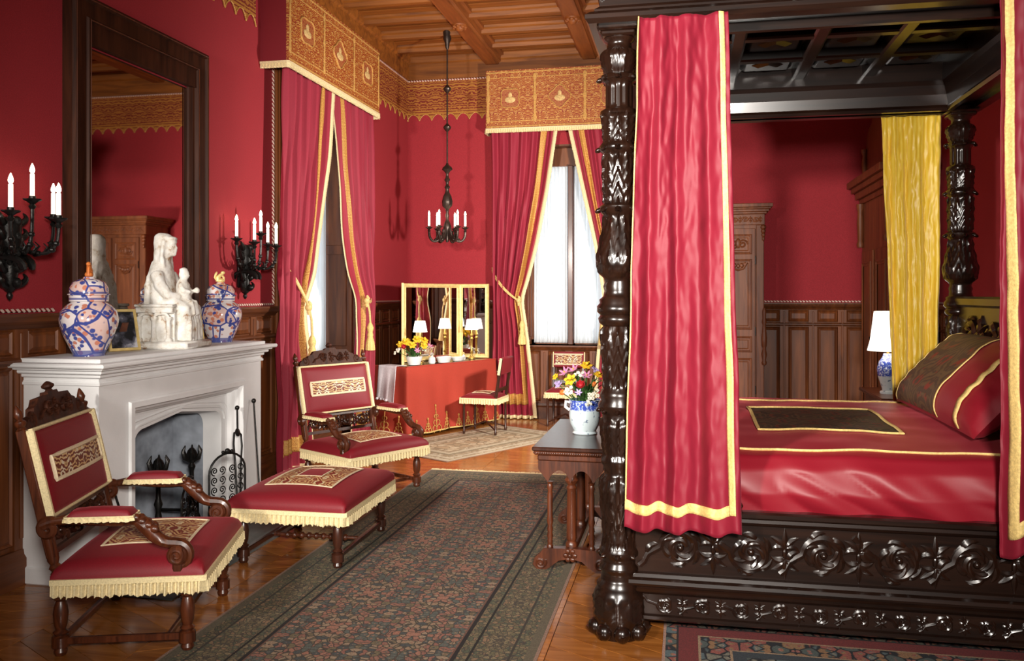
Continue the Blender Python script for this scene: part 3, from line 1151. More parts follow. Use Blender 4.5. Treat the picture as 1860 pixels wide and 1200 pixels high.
M['palerug'] = carpet('pale_pile', 0.62, 1.05, pale, [(0.62, 0.52, 0.36), (0.40, 0.29, 0.17), (0.52, 0.40, 0.25)],
                      [(0.03, (0.36, 0.20, 0.13)), (0.05, (0.62, 0.52, 0.36)), (0.05, None), (0.035, (0.66, 0.56, 0.40)), (0.09, None), (0.04, (0.30, 0.24, 0.14)), (0.06, (0.62, 0.52, 0.36)), (0.05, None)], 11.0, outline=(0.36, 0.26, 0.15))
rug('hearth_rug', 'small cream and brown rug under the chair at the dressing table', 0.60, 1.05, (-2.27, 9.24, 0), R(-30), M['palerug'])

# ================================================================== BED
BXO, BYO, BL, BWD = -0.31, 4.15, 2.20, 2.30
bed = thing('four_poster_bed', 'carved black oak four-poster bed with panelled canopy and red satin spread', 'bed', (BXO, BYO, 0))
zz = lambda v: 1.65 - (v - 533) * 0.002671
PX = 0.002671
raw = [(1172, 34), (1120, 46), (1078, 47), (1070, 44), (1062, 40), (1056, 41), (1050, 34), (1034, 32), (1030, 36), (1024, 36), (1018, 31), (1008, 31), (1003, 36), (996, 36),
       (985, 30), (960, 28), (930, 31), (890, 35), (868, 34), (858, 27), (846, 29), (838, 33), (832, 33), (826, 28), (800, 31), (770, 35), (757, 31), (748, 31), (742, 37), (733, 38), (726, 33), (718, 36), (710, 33),
       (700, 28), (660, 30), (620, 33), (600, 33), (592, 29), (586, 36), (578, 38), (572, 34), (566, 40), (556, 40), (550, 35), (544, 36), (538, 29), (528, 27), (520, 29), (512, 26), (505, 28),
       (498, 36), (480, 41), (462, 40), (440, 35), (410, 29), (390, 29), (384, 35), (376, 36), (370, 28), (340, 29), (300, 30), (280, 29), (274, 36), (266, 36), (260, 28), (230, 30), (214, 31),
       (210, 35), (203, 34), (198, 25), (160, 25), (152, 26), (147, 33), (140, 32), (136, 25), (122, 30), (105, 34), (95, 31), (90, 23), (80, 22), (76, 27), (68, 30), (60, 28), (52, 30)]
prof = [(r * PX, zz(v)) for v, r in raw]
dense = []
for (r0, z0), (r1, z1) in zip(prof, prof[1:]):
    n = max(1, int((z1 - z0) / 0.011))
    for i in range(n):
        dense.append((lerp(r0, r1, i / n), lerp(z0, z1, i / n)))
dense.append(prof[-1])
# carved zones: (v low, v high, leaves, amplitude, tip direction)
zones = [(1118, 1080, 6, 0.010, 1), (990, 862, 8, 0.013, 1), (826, 760, 8, 0.012, 1), (700, 596, 6, 0.013, 1), (496, 392, 8, 0.012, 1),
         (368, 282, 6, 0.014, 1), (262, 214, 6, 0.014, 1), (132, 96, 8, 0.012, 1)]
zones = [(zz(a), zz(b), n, am, d) for a, b, n, am, d in zones]
fl = (zz(197), zz(153))


def post_r(th, z, r):
    for z0, z1, n, am, d in zones:
        if z0 <= z <= z1:
            q = (z - z0) / (z1 - z0)
            if d < 0:
                q = 1 - q
            out = 0.0
            for sh, k in ((0.0, 1.0), (0.5, 0.75)):
                ph = ((th * n / (2 * PI) + sh) % 1.0) - 0.5
                qq = q if sh == 0 else min(1, q * 1.12)
                w = 0.5 * (1 - qq ** 2.2) ** 0.6
                lobes = 0.06 * math.sin(qq * 24)
                ww = max(0.02, w + lobes * 0.5)
                if abs(ph) < ww:
                    x = abs(ph) / ww
                    h = (1 - x ** 3) * 0.7 + 0.3 * math.cos(9 * (x * 1.1 + qq * 2.2)) * (1 - x * 0.4)
                    if x < 0.10:
                        h += 0.35
                    out = max(out, h * k)
            return r - am * 0.4 + am * out
    if fl[0] <= z <= fl[1]:
        return r - 0.006 * max(0, math.cos(th * 10)) ** 0.6
    return r


def make_post():
    return MB().lathe(dense, 84, fn=post_r)


pm = make_post()
post0 = pm.build('post', M['bedwood'], bed, smooth=60)
post0.location = (0, 0, 0)
posts = [post0]
for x, y in ((BL, 0), (0, BWD), (BL, BWD)):
    posts.append(inst(post0, (x, y, 0)))
paw = MB()
paw.lathe([(0.07, 0.0), (0.09, 0.02), (0.10, 0.06), (0.115, 0.11)], 20)
for k in range(8):
    a = k * 2 * PI / 8 + 0.2
    c, s = math.cos(a), math.sin(a)
    paw.ball((0.090 * c, 0.090 * s, 0.090), (0.038, 0.038, 0.042), 10, 7)
    paw.ball((0.112 * c, 0.112 * s, 0.042), (0.042, 0.042, 0.042), 10, 7)
    paw.lathe([(0.014, 0.02), (0.010, -0.01), (0.0, -0.024)][::-1], 6, M=T(0.140 * c, 0.140 * s, 0.026) @ RZ(math.degrees(a)) @ RY(20))
pf0 = paw.build('paw_foot', M['bedwood'], post0)
for p in posts[1:]:
    inst(pf0, (0, 0, 0), p)
cap = MB()
cap.box(-0.10, 0.10, -0.10, 0.10, 2.905, 2.955, bev=0.01)
cap.box(-0.085, 0.085, -0.085, 0.085, 2.88, 2.91, bev=0.01)
cp0 = cap.build('capital_block', M['bedwood'], post0)
for p in posts[1:]:
    inst(cp0, (0, 0, 0), p)
# curled leaf tips on the rings of the posts
tips = MB()
for vv in (270, 380, 742, 1000, 143):
    for k in range(8):
        a = k * PI / 4
        tips.ball((0, 0, 0), (0.022, 0.016, 0.013), 7, 5, M=RZ(math.degrees(a)) @ T(0.098 if vv < 700 and vv > 200 else 0.092, 0, zz(vv) - 0.004) @ RY(25))
tp0 = tips.build('leaf_tips', M['bedwood'], post0); tp0['kind'] = 'stuff'
for p in posts[1:]:
    inst(tp0, (0, 0, 0), p)


def side_rail(L, name, Mx, scrolls_big, scrolls_small):
    """local x along, faces -Y; the face plane is y = 0"""
    mb = MB()
    mb.prism([(0.06, 0.09), (0.012, 0.09), (0.0, 0.10), (0.0, 0.115), (0.016, 0.12), (0.016, 0.215), (0.0, 0.22), (-0.018, 0.235), (-0.024, 0.25), (-0.012, 0.258), (-0.030, 0.266), (-0.036, 0.278),
              (-0.028, 0.292), (-0.008, 0.30), (0.0, 0.315), (0.020, 0.32), (0.020, 0.565), (0.0, 0.57), (-0.012, 0.585), (-0.010, 0.60), (-0.024, 0.61), (-0.024, 0.628), (-0.010, 0.636), (0.06, 0.636)], 0.05, L - 0.05, 'x', M=Mx)
    r = mb.build(name, M['bedwood_x'], bed, smooth=0, fix=True)
    sc = MB()
    s1 = scrollwork(L - 0.26, 0.245, scrolls_big, 1.1, 1, 11)
    sc.add(s1.v, s1.f, Mx @ T(0.13, 0.016, 0.32))
    sc.build('scroll_carving', M['bedwood'], r)
    sc = MB()
    s2 = scrollwork(L - 0.26, 0.10, scrolls_small, 1.1, -1, 7)
    sc.add(s2.v, s2.f, Mx @ T(0.13, 0.014, 0.117))
    sc.build('lower_carving', M['bedwood'], r)
    return r


side_rail(BL, 'side_rail', T(0, -0.045, 0), 6, 11)
side_rail(BL, 'side_rail', T(BL, BWD + 0.045, 0) @ RZ(180), 7, 12)
side_rail(BWD, 'foot_rail', T(-0.045, BWD, 0) @ RZ(-90), 7, 12)
# small turned knobs along the rail top
for x in (0.56, 1.70):
    kb = MB()
    kb.lathe([(0.016, 0.634), (0.012, 0.645), (0.02, 0.660), (0.012, 0.675), (0.0, 0.68)], 10, M=T(x, -0.045, 0))
    kb.build('rail_knob', M['bedwood'], bed)
# headboard
hb = MB()
hb.box(BL - 0.035, BL + 0.035, 0.08, BWD - 0.08, 0.15, 1.56)
hb.box(BL - 0.06, BL + 0.06, 0.06, BWD - 0.06, 1.56, 1.63, bev=0.015)
hb.build('headboard', M['bedwood'], bed, smooth=30)
s1 = scrollwork(1.9, 0.36, 5, 1.4, 1, 9)
hc = MB().add(s1.v, s1.f, T(BL - 0.04, BWD - 0.2, 1.16) @ RZ(-90))
hc.build('headboard_carving', M['bedwood'], bed)
MB().box(0.06, BL - 0.06, 0.04, BWD - 0.04, 0.45, 0.56).build('slat_deck', M['bedwood_x'], bed, smooth=0)

# canopy: four fascia boards with carved outer faces and a coffered underside
TZ0, TZ1 = 2.90, 3.40
cano = MB()
pro = [(0.10, 2.955), (-0.06, 2.955), (-0.06, 2.925), (-0.135, 2.925), (-0.150, 2.945), (-0.150, 2.965), (-0.125, 2.985), (-0.11, 2.99), (-0.11, 3.0), (-0.085, 3.02), (-0.085, 3.26), (-0.11, 3.28), (-0.16, 3.33), (-0.19, 3.40), (0.10, 3.40)]


def fascia(L, Mx, name):
    m0 = MB()
    n = len(pro)
    vs = []
    for (y, z) in pro:
        vs.append((min(y, 0.10), y, z))
    for (y, z) in pro:
        vs.append((L - min(y, 0.10), y, z))
    fs = [tuple(range(n)), tuple(n + i for i in range(n - 1, -1, -1))] + [(i, i + n, (i + 1) % n + n, (i + 1) % n) for i in range(n)]
    m0.add(vs, fs, Mx)
    f_ = m0.build(name, M['bedwood_x'], bed, smooth=0, fix=True)
    s = scrollwork(L + 0.1, 0.235, 7, 1.2, 1, 10)
    MB().add(s.v, s.f, Mx @ T(-0.05, -0.088, 3.022)).build('frieze_carving', M['bedwood'], f_)
    return f_


fascia(BL, T(0, 0, 0), 'canopy_fascia')
fascia(BL, T(BL, BWD, 0) @ RZ(180), 'canopy_fascia')
fascia(BWD, T(0, BWD, 0) @ RZ(-90), 'canopy_fascia')
fascia(BWD, T(BL, 0, 0) @ RZ(90), 'canopy_fascia')
roof = MB().box(0.02, BL - 0.02, 0.02, BWD - 0.02, 3.24, 3.30).build('canopy_ceiling', M['bedwood_x'], bed, smooth=0)
inner = MB()
# sloping inner cove round the coffers
for (Mx, L) in ((T(0, 0, 0), BL), (T(BL, BWD, 0) @ RZ(180), BL), (T(0, BWD, 0) @ RZ(-90), BWD), (T(BL, 0, 0) @ RZ(90), BWD)):
    MB().prism([(0.08, 2.91), (0.115, 2.91), (0.125, 2.93), (0.112, 2.95), (0.125, 3.02), (0.145, 3.08), (0.16, 3.11), (0.16, 3.24), (0.08, 3.24)], 0.1, L - 0.1, 'x', M=Mx).build('inner_moulding', M['bedwood_x'], bed, smooth=0, fix=True)
nx, ny = 4, 4
cw, cd = (BL - 0.32) / nx, (BWD - 0.32) / ny
for i in range(1, nx):
    x = 0.16 + i * cw
    MB().prism([(x - 0.05, 3.24), (x - 0.045, 3.17), (x - 0.03, 3.16), (x + 0.03, 3.16), (x + 0.045, 3.17), (x + 0.05, 3.24)], 0.16, BWD - 0.16, 'y').build('coffer_beam', M['bedwood'], roof, smooth=0, fix=True)
for j in range(1, ny):
    y = 0.16 + j * cd
    MB().prism([(y - 0.05, 3.24), (y - 0.045, 3.175), (y - 0.03, 3.165), (y + 0.03, 3.165), (y + 0.045, 3.175), (y + 0.05, 3.24)], 0.16, BL - 0.16, 'x').build('coffer_beam', M['bedwood_x'], roof, smooth=0, fix=True)
cpn = None
for i in range(nx):
    for j in range(ny):
        cx_, cy_ = 0.16 + (i + 0.5) * cw, 0.16 + (j + 0.5) * cd
        if cpn is None:
            mb = MB()
            a, b = cw / 2 - 0.06, cd / 2 - 0.06
            mb.add([(-a, -b, 0), (a, -b, 0), (a, b, 0), (-a, b, 0), (-a * .8, -b * .8, -0.03), (a * .8, -b * .8, -0.03), (a * .8, b * .8, -0.03), (-a * .8, b * .8, -0.03)],
                   [(0, 4, 5, 1), (1, 5, 6, 2), (2, 6, 7, 3), (3, 7, 4, 0), (4, 7, 6, 5)])
            mb.add([(-a * .6, 0, -0.031), (0, -b * .6, -0.031), (a * .6, 0, -0.031), (0, b * .6, -0.031), (-a * .35, 0, -0.05), (0, -b * .35, -0.05), (a * .35, 0, -0.05), (0, b * .35, -0.05)],
                   [(0, 4, 5, 1), (1, 5, 6, 2), (2, 6, 7, 3), (3, 7, 4, 0), (4, 7, 6, 5)])
            cpn = mb.build('coffer_panel', M['bedwood'], roof, smooth=0, fix=False)
            cpn.location = (cx_, cy_, 3.24)
        else:
            inst(cpn, (cx_, cy_, 3.24))

# spread
sp = thing('bedspread', 'crimson satin bedspread with gold piping and dark brocade panel on the bed', 'bedspread', (BXO, BYO, 0))
TOPZ = 0.905


def nz3(x, y, z):
    return mnoise.noise(Vector((x, y, z)))


def spread_p(s, t_):
    """s along the bed (local x), t across: 0 = hem inside the near rail, 1 = far hem"""
    x = lerp(0.09, BL - 0.05, s)
    near = [(0.0, 0.03, 0.56), (0.05, 0.005, 0.62), (0.14, -0.022, 0.72), (0.22, 0.0, 0.83), (0.26, 0.05, 0.885), (0.30, 0.11, 0.905), (0.5, BWD / 2, 0.935),
            (0.70, BWD - 0.11, 0.905), (0.74, BWD - 0.05, 0.885), (0.78, BWD - 0.01, 0.83), (0.86, BWD + 0.02, 0.72), (0.95, BWD - 0.005, 0.62), (1.0, BWD - 0.03, 0.56)]
    y = pw(t_, [(a, b) for a, b, c in near])
    z = pw(t_, [(a, c) for a, b, c in near])
    side = 1 - smoothstep((min(t_, 1 - t_) - 0.16) / 0.12)
    dx = x * 3.0 + (z - 0.6) * 3.2
    w = 0.055 * abs(nz3(dx, (z + x * 0.25) * 5.0, 1.3)) + 0.018 * nz3(dx * 2.4, z * 6 + x, 7.7) + 0.010 * math.sin(x * 9 + z * 11)
    y += (-1 if t_ < 0.5 else 1) * side * w * 1.1
    z += 0.012 * nz3(x * 2.0, y * 2.0, 0.3) * (1 - side) + 0.006 * nz3(x * 6, y * 6, 4.0)
    dom = max(0, x - (BL - 0.5)) * 0.02
    return (x, y, z + dom)


MB().grid(spread_p, 110, 120).build('satin_cover', M['spread'], sp, smooth=180)


def t_of_y(y):
    lo, hi = 0.27, 0.73
    for _ in range(40):
        m_ = (lo + hi) / 2
        if spread_p(0.5, m_)[1] < y:
            lo = m_
        else:
            hi = m_
    return (lo + hi) / 2


def on_top(x, y, lift=0.004):
    p = spread_p((x - 0.09) / (BL - 0.14), t_of_y(y))
    return (x, p[1], p[2] + lift)


for yy in (0.11, BWD - 0.30):
    MB().tube([on_top(0.10 + (BL - 0.2) * i / 60, yy + 0.01 * math.sin(i * 0.2), 0.004) for i in range(61)], 0.0065, 6).build('gold_piping', M['gold'], sp)
bx0, bx1, by0, by1 = 0.70, 1.42, 0.57, 1.42
MB().grid(lambda s, t_: on_top(lerp(bx0, bx1, s), lerp(by0, by1, t_), 0.005), 24, 24).build('brocade_panel', M['brocade_bed'], sp, smooth=180)
edge = [(bx0, by0), (bx1, by0), (bx1, by1), (bx0, by1)]
pp = []
for (a, b) in zip(edge, edge[1:] + edge[:1]):
    for i in range(14):
        pp.append(on_top(lerp(a[0], b[0], i / 14), lerp(a[1], b[1], i / 14), 0.009))
MB().tube(pp, 0.010, 6, closed=True, flat=0.6).build('gold_border', M['gold'], sp)

# pillow leaning on the headboard
plw = thing('bed_pillow', 'large crimson bed pillow with a dark brocade band and gold braid', 'pillow', (1.375, 5.27, 0.945))
PL, PH, PT = 0.78, 0.30, 0.13
tilt = RY(44)


def pil(side):
    def fn(s, t_):
        a, b = lerp(-1, 1, s), lerp(-1, 1, t_)
        ex = (max(0, 1 - abs(a) ** 5)) ** 0.55
        ey = (max(0, 1 - abs(b) ** 4)) ** 0.55
        th = PT * ex * ey * (1 + 0.05 * nz3(a * 4, b * 3, 2.0))
        y = a * PL * (1 - 0.035 * (1 - abs(b) ** 2))
        z = b * PH * (1 - 0.05 * (1 - abs(a) ** 2) * 0.5)
        wr = 0.006 * math.sin(b * 22 + a * 5) * (abs(a) ** 2) * ex * ey
        return (side * (th + wr), y, z + PH)
    return fn


pb = MB()
for sd in (-1, 1):
    pb.grid(pil(sd), 60, 26, M=tilt)
pb.build('cushion', M['spread'], plw, smooth=180)


def pil_off(y, b, off):
    p = pil(-1)((y / PL + 1) / 2, (b + 1) / 2)
    return (p[0] - off, p[1], p[2])


MB().grid(lambda s, t_: pil_off(lerp(-0.22, 0.68, s), lerp(-0.985, 0.985, t_), 0.004), 40, 40, M=tilt).build('brocade_band', M['brocade_pillow'], plw, smooth=180)
for y_, w_ in ((-0.22, 0.011), (0.68, 0.011), (-0.58, 0.024)):
    MB().grid(lambda s, t_: pil_off(y_ + lerp(-w_, w_, s), lerp(-0.99, 0.99, t_), 0.007), 2, 40, M=tilt).build('gold_braid', M['gold'], plw, smooth=180, thick=0.004)

# bed curtains
def bed_curtain(label, x_top, x_bot, y0, z0, z1, folds, mat, bands, seed, amp=0.035, group=None, lean=0.0, hem=True):
    e = thing('bed_curtain', label, 'curtain', (0, 0, 0), 0, group)
    def fn(s, t_):
        a = lerp(x_top[0], x_bot[0], t_)
        b = lerp(x_top[1], x_bot[1], t_)
        x = lerp(a, b, s + 0.02 * math.sin(6 * s + seed))
        k = 0.65 + 0.5 * t_
        y = y0 - k * amp * (math.sin(2 * PI * folds * (s + 0.035 * math.sin(5 * t_ + seed)) + seed) + 0.35 * math.sin(2 * PI * folds * 2.1 * s + 2 * seed + 2 * t_))
        y += 0.012 * nz3(s * 9, t_ * 14 + s * 6, seed) + 0.006 * nz3(s * 22, t_ * 40, seed + 3)
        x += 0.008 * nz3(s * 3, t_ * 6, seed + 9)
        z = lerp(z1, z0, t_) + (0.02 * math.sin(2 * PI * folds * s + seed) * t_ * t_ if hem else 0)
        return (x, y - lean * t_, z)
    MB().grid(fn, 96, 150).build('cloth', mat, e, smooth=180, thick=0.004)
    H_ = z1 - z0
    for (s0, s1, t0, t1) in bands:
        nu = max(2, int((s1 - s0) * 96))
        nv = max(2, int((t1 - t0) * 150))
        MB().grid(lambda s, t_: (lambda p: (p[0], p[1] - 0.006, p[2]))(fn(s, t_)), nu, nv, s0, s1, t0, t1).build('gold_braid', M['gold'], e, smooth=180, thick=0.004)
    return e


c1 = bed_curtain('crimson satin bed curtain hanging beside the clawfooted bedpost', (-0.215, 0.185), (-0.285, 0.245), 3.975, 0.555, 2.925, 3.2, M['satin'],
                 [(0.0, 0.012, 0.0, 0.95), (0.905, 0.955, 0.0, 0.966), (0.0, 0.955, 0.946, 0.966)], 1.3, 0.026)
c2 = bed_curtain('crimson satin bed curtain at the pillow end of the bed', (1.330, 1.90), (1.345, 1.95), 3.975, 0.53, 2.925, 4.0, M['satin'],
                 [(0.045, 0.095, 0.0, 0.965), (0.045, 1.0, 0.938, 0.965)], 4.1, 0.028)
c3 = bed_curtain('yellow moire silk bed curtain hanging beside the pillow', (1.385, 1.785), (1.475, 1.76), 6.548, 0.66, 2.922, 3.2, M['moire'], [], 2.2, 0.018, hem=False)

# ================================================================== FIREPLACE
FY = 5.12
fp = thing('fireplace', 'white carved stone fireplace with a low pointed arch and moulded mantel shelf', 'fireplace', (LW, FY, 0))
fb = MB()
HB, HO, ZO = 0.925, 0.64, 0.985
fb.box(0, 0.52, -HB, -HO, 0.0, 1.18)
fb.box(0, 0.52, HO, HB, 0.0, 1.18)
fb.box(0, 0.52, -HO, HO, ZO, 1.18)
fb.build('surround', M['stone'], fp, smooth=0)
for s in (-1, 1):
    pb_ = MB()
    y0, y1 = sorted((s * (HO + 0.01), s * (HB + 0.012)))
    pb_.box(0, 0.535, y0, y1, 0.0, 0.10, bev=0.008)
    pb_.build('plinth', M['stone'], fp, smooth=0)


def rect_path(h, z):
    return [(-h, 0.0), (-h, z), (h, z), (h, 0.0)]


def sweep_frame(levels, name, mat, parent):
    """levels: (half width, top z, x) from outside in, open at the floor"""
    mb = MB()
    vs = []
    for h, z, x in levels:
        vs += [(x, p[0], p[1]) for p in rect_path(h, z)]
    fs = []
    for i in range(len(levels) - 1):
        for k in range(3):
            fs.append((i * 4 + k, i * 4 + k + 1, (i + 1) * 4 + k + 1, (i + 1) * 4 + k))
    mb.add(vs, fs)
    return mb.build(name, mat, parent, smooth=0)


sweep_frame([(HO + 0.03, ZO + 0.03, 0.522), (HO + 0.022, ZO + 0.022, 0.538), (HO - 0.01, ZO - 0.01, 0.538), (HO - 0.02, ZO - 0.02, 0.515), (HO - 0.035, ZO - 0.035, 0.505), (HO - 0.04, ZO - 0.04, 0.485),
             (HO - 0.06, ZO - 0.055, 0.47), (HO - 0.07, ZO - 0.065, 0.44), (HO - 0.085, ZO - 0.08, 0.435)], 'frame_moulding', M['stone'], fp)
# arched slab
arch = []
for i in range(13):
    q = i / 12
    y = lerp(0.0, 0.40, q)
    arch.append((y, lerp(0.865, 0.815, q)))
for i in range(1, 9):
    a = PI / 2 * i / 8
    arch.append((0.40 + 0.10 * math.sin(a), 0.715 + 0.10 * math.cos(a)))
arch.append((0.50, 0.0))
full = [(-y, z) for y, z in arch[::-1]] + arch[1:]
ho, zo = HO - 0.08, ZO - 0.075
outer = []
for (y, z) in full:
    if abs(y) >= 0.40 and z < 0.80:
        outer.append((math.copysign(ho, y), min(zo, z + 0.10) if z > 0.01 else 0.0))
    else:
        outer.append((y * ho / 0.40 if abs(y) <= 0.40 else math.copysign(ho, y), zo))
mb = MB()
vs = []
fs = []
n = len(full)
for lay, (path, x) in enumerate(((outer, 0.435), (full, 0.435), ([(y * 0.99, z - 0.004 if z > 0.01 else z) for y, z in full], 0.415), ([(y * 0.985, z - 0.008 if z > 0.01 else z) for y, z in full], 0.36),
                                 ([(y * 0.965, z - 0.02 if z > 0.01 else z) for y, z in full], 0.30))):
    vs += [(x, y, z) for y, z in path]
for l_ in range(4):
    for i in range(n - 1):
        fs.append((l_ * n + i, l_ * n + i + 1, (l_ + 1) * n + i + 1, (l_ + 1) * n + i))
mb.add(vs, fs)
mb.build('arch_slab', M['stone'], fp, smooth=30)
rib_ = MB()
rib_.tube([(0.438, y * 1.07, z + 0.028) for y, z in full if z > 0.70], 0.010, 6)
rib_.tube([(0.436, y * 1.16, min(z + 0.055, zo - 0.005)) for y, z in full if z > 0.74], 0.007, 6)
rib_.build('arch_ribs', M['stone'], fp)['kind'] = 'stuff'
MB().grid(lambda s, t_: (0.012 + 0.05 * (2 * s - 1) ** 2, lerp(-0.50, 0.50, s), lerp(0.0, 1.0, t_)), 20, 4).build('fireback', M['firebrick'], fp, smooth=180)
for s in (-1, 1):
    MB().box(0.01, 0.31, min(s * 0.485, s * 0.64), max(s * 0.485, s * 0.64), 0.0, 0.98).build('firebox_side', M['firebrick'] if s > 0 else M['soot_shade'], fp, smooth=0)  # near side wall is near-black: the shade on that side is put into its colour
MB().box(0.01, 0.30, -0.64, 0.64, 0.89, 0.98).build('firebox_top', M['soot_shade'], fp, smooth=0)
MB().box(0.01, 0.43, -0.56, 0.56, 0.0, 0.012).build('firebox_floor', M['soot_shade'], fp, smooth=0)
# lintel panel moulding
mb = MB()
for (z0, z1, d) in ((1.135, 1.15, 0.014), (1.15, 1.158, 0.008)):
    mb.box(0.52, 0.52 + d, -HB, HB, z0, z1)
    mb.box(0.0, 0.52 + d, -HB - d, -HB, z0, z1)
    mb.box(0.0, 0.52 + d, HB, HB + d, z0, z1)
mb.build('necking', M['stone'], fp, smooth=0)
sh = MB()
for (z0, z1, d, b) in ((1.178, 1.20, 0.02, 0.004), (1.20, 1.222, 0.045, 0.006), (1.222, 1.235, 0.065, 0.004), (1.235, 1.262, 0.095, 0.008), (1.262, 1.285, 0.025, 0.004)):
    sh.box(0.0, 0.52 + d, -HB - d, HB + d, z0, z1, bev=b)
sh.build('mantel_shelf', M['stone'], fp, smooth=30)
hs = tag(MB().box(LW + 0.46, LW + 1.02, FY - 1.0, FY + 1.02, 0.0, 0.006).build('hearth_slab', M['slate'], smooth=0), 'dark grey slate hearth slab set in front of the fireplace', 'hearth')
ZM = 1.286


# ---- mitred frames
def ring_frame(mb, w, h, prof, M_=None):
    """rectangular mitred frame in local XZ (0..w, 0..h), facing -Y; prof: (inset, depth)"""
    vs = []
    for i_, d in prof:
        vs += [(i_, -d, i_), (w - i_, -d, i_), (w - i_, -d, h - i_), (i_, -d, h - i_)]
    fs = []
    for i in range(len(prof) - 1):
        for k in range(4):
            k2 = (k + 1) % 4
            fs.append((i * 4 + k, i * 4 + k2, (i + 1) * 4 + k2, (i + 1) * 4 + k))
    return mb.add(vs, fs, M_)


om = thing('overmantel_mirror', 'tall mirror in a wide dark wooden frame above the mantel shelf', 'mirror', (LW, 4.545, ZM), R(90))
W_M, H_M = 1.51, 2.225
ring_frame(MB(), W_M, H_M, [(0, 0), (0, 0.07), (0.015, 0.085), (0.03, 0.085), (0.04, 0.065), (0.13, 0.065), (0.14, 0.08), (0.15, 0.08), (0.16, 0.05), (0.175, 0.045), (0.20, 0.03), (0.205, 0.012)]).build('frame', M['mirrorwood'], om, smooth=0)
for q_ in (0.018, 0.145):
    mb = MB()
    ring_frame(mb, W_M - 2 * q_, H_M - 2 * q_, [(0, 0.0855), (0.004, 0.089), (0.009, 0.0855)], T(q_, 0, q_))
    mb.build('inner_bead', M['chairwood'], om, smooth=0)
MB().box(0.03, W_M - 0.03, -0.063, -0.02, H_M - 0.29, H_M - 0.04).build('head_board', M['mirrorwood'], om, smooth=0)
MB().add([(0.2, -0.014, 0.2), (W_M - 0.2, -0.014, 0.2), (W_M - 0.2, -0.014, H_M - 0.30), (0.2, -0.014, H_M - 0.30)], [(0, 1, 2, 3)]).build('mirror_glass', M['mirror_old'], om, smooth=0)

# ---- covered jars
def jar(label, loc, rz, k=1.0):
    e = thing('ginger_jar', label, 'jar', loc, rz, 'covered porcelain jars on the mantel shelf')
    e.scale = (k, k, k)
    p = [(0.088, 0.0), (0.086, 0.012), (0.10, 0.04), (0.132, 0.11), (0.156, 0.18), (0.160, 0.215), (0.150, 0.26), (0.122, 0.295), (0.098, 0.312), (0.092, 0.322)]
    MB().lathe(p, 36, fn=lambda t_, z, r: r * (1 + 0.012 * math.cos(8 * t_) * (1 if z < 0.29 else 0))).build('body', M['imari'], e, smooth=80)
    l_ = MB().lathe([(0.106, 0.318), (0.107, 0.352), (0.115, 0.356), (0.115, 0.362), (0.106, 0.366), (0.104, 0.40), (0.088, 0.43), (0.055, 0.448), (0.034, 0.452), (0.030, 0.462), (0.0, 0.463)], 30).build('lid', M['imari'], e, smooth=50)
    lion = MB()
    lion.ball((0, 0, 0.475), (0.030, 0.024, 0.02), 10, 7)
    lion.tube([(-0.02, 0, 0.47), (-0.022, 0, 0.50), (0.0, 0, 0.52), (0.016, 0, 0.53)], [0.018, 0.018, 0.014, 0.011], 8)
    lion.tube([(0.022, 0, 0.47), (0.022, 0, 0.50), (0.012, 0, 0.515)], [0.009, 0.009, 0.008], 6)
    lion.ball((0.016, 0, 0.537), (0.017, 0.014, 0.014), 8, 6)
    lion.tube([(-0.03, 0, 0.475), (-0.045, 0, 0.50), (-0.035, 0, 0.53), (-0.028, 0, 0.545)], [0.008, 0.008, 0.010, 0.004], 6)
    lion.build('lion_finial', M['orange_petal'] if k >= 1 else M['gilt'], l_)
    return e


jar('larger covered imari jar with a rust lion finial nearest the panelled wall end', (-3.43, 4.41, ZM), R(-60), 1.0)
jar('smaller covered imari jar with a gilt finial beside the white statue', (-3.43, 5.86, ZM), R(40), 0.97)

# ---- picture frames standing behind the statue
t = NT('dark_photograph')
f = t.noise(9.0, detail=4)
t.set(Base_Color=t.ramp(f, [(0.42, (0.02, 0.02, 0.022)), (0.55, (0.10, 0.10, 0.13)), (0.66, (0.55, 0.56, 0.62))]), Roughness=0.2)
M['photo'] = t.m
for (lab, loc, rz) in (('small gilt picture frame leaning between the larger jar and the statue', (-3.51, 4.70, ZM), 62), ('small gilt picture frame leaning between the statue and the smaller jar', (-3.51, 5.43, ZM), 58)):
    e = thing('picture_frame', lab, 'picture frame', loc, R(rz), 'small picture frames on the mantel shelf')
    Mx = T(0, 0, 0.004) @ RX(-16)
    mb = MB()
    ring_frame(mb, 0.20, 0.27, [(0, -0.012), (0, 0.006), (0.004, 0.010), (0.014, 0.010), (0.018, 0.002)], Mx)
    mb.build('frame', M['gilt'], e, smooth=0)
    MB().box(0.004, 0.196, -0.001, 0.010, 0.004, 0.266, M=Mx).build('picture', M['photo'], e, smooth=0)
    MB().add([(0.08, 0.0, 0.18), (0.12, 0.0, 0.18), (0.13, 0.11, 0.0), (0.07, 0.11, 0.0)], [(0, 1, 2, 3)]).build('easel_back', M['walnut'], e, smooth=0, thick=0.004)

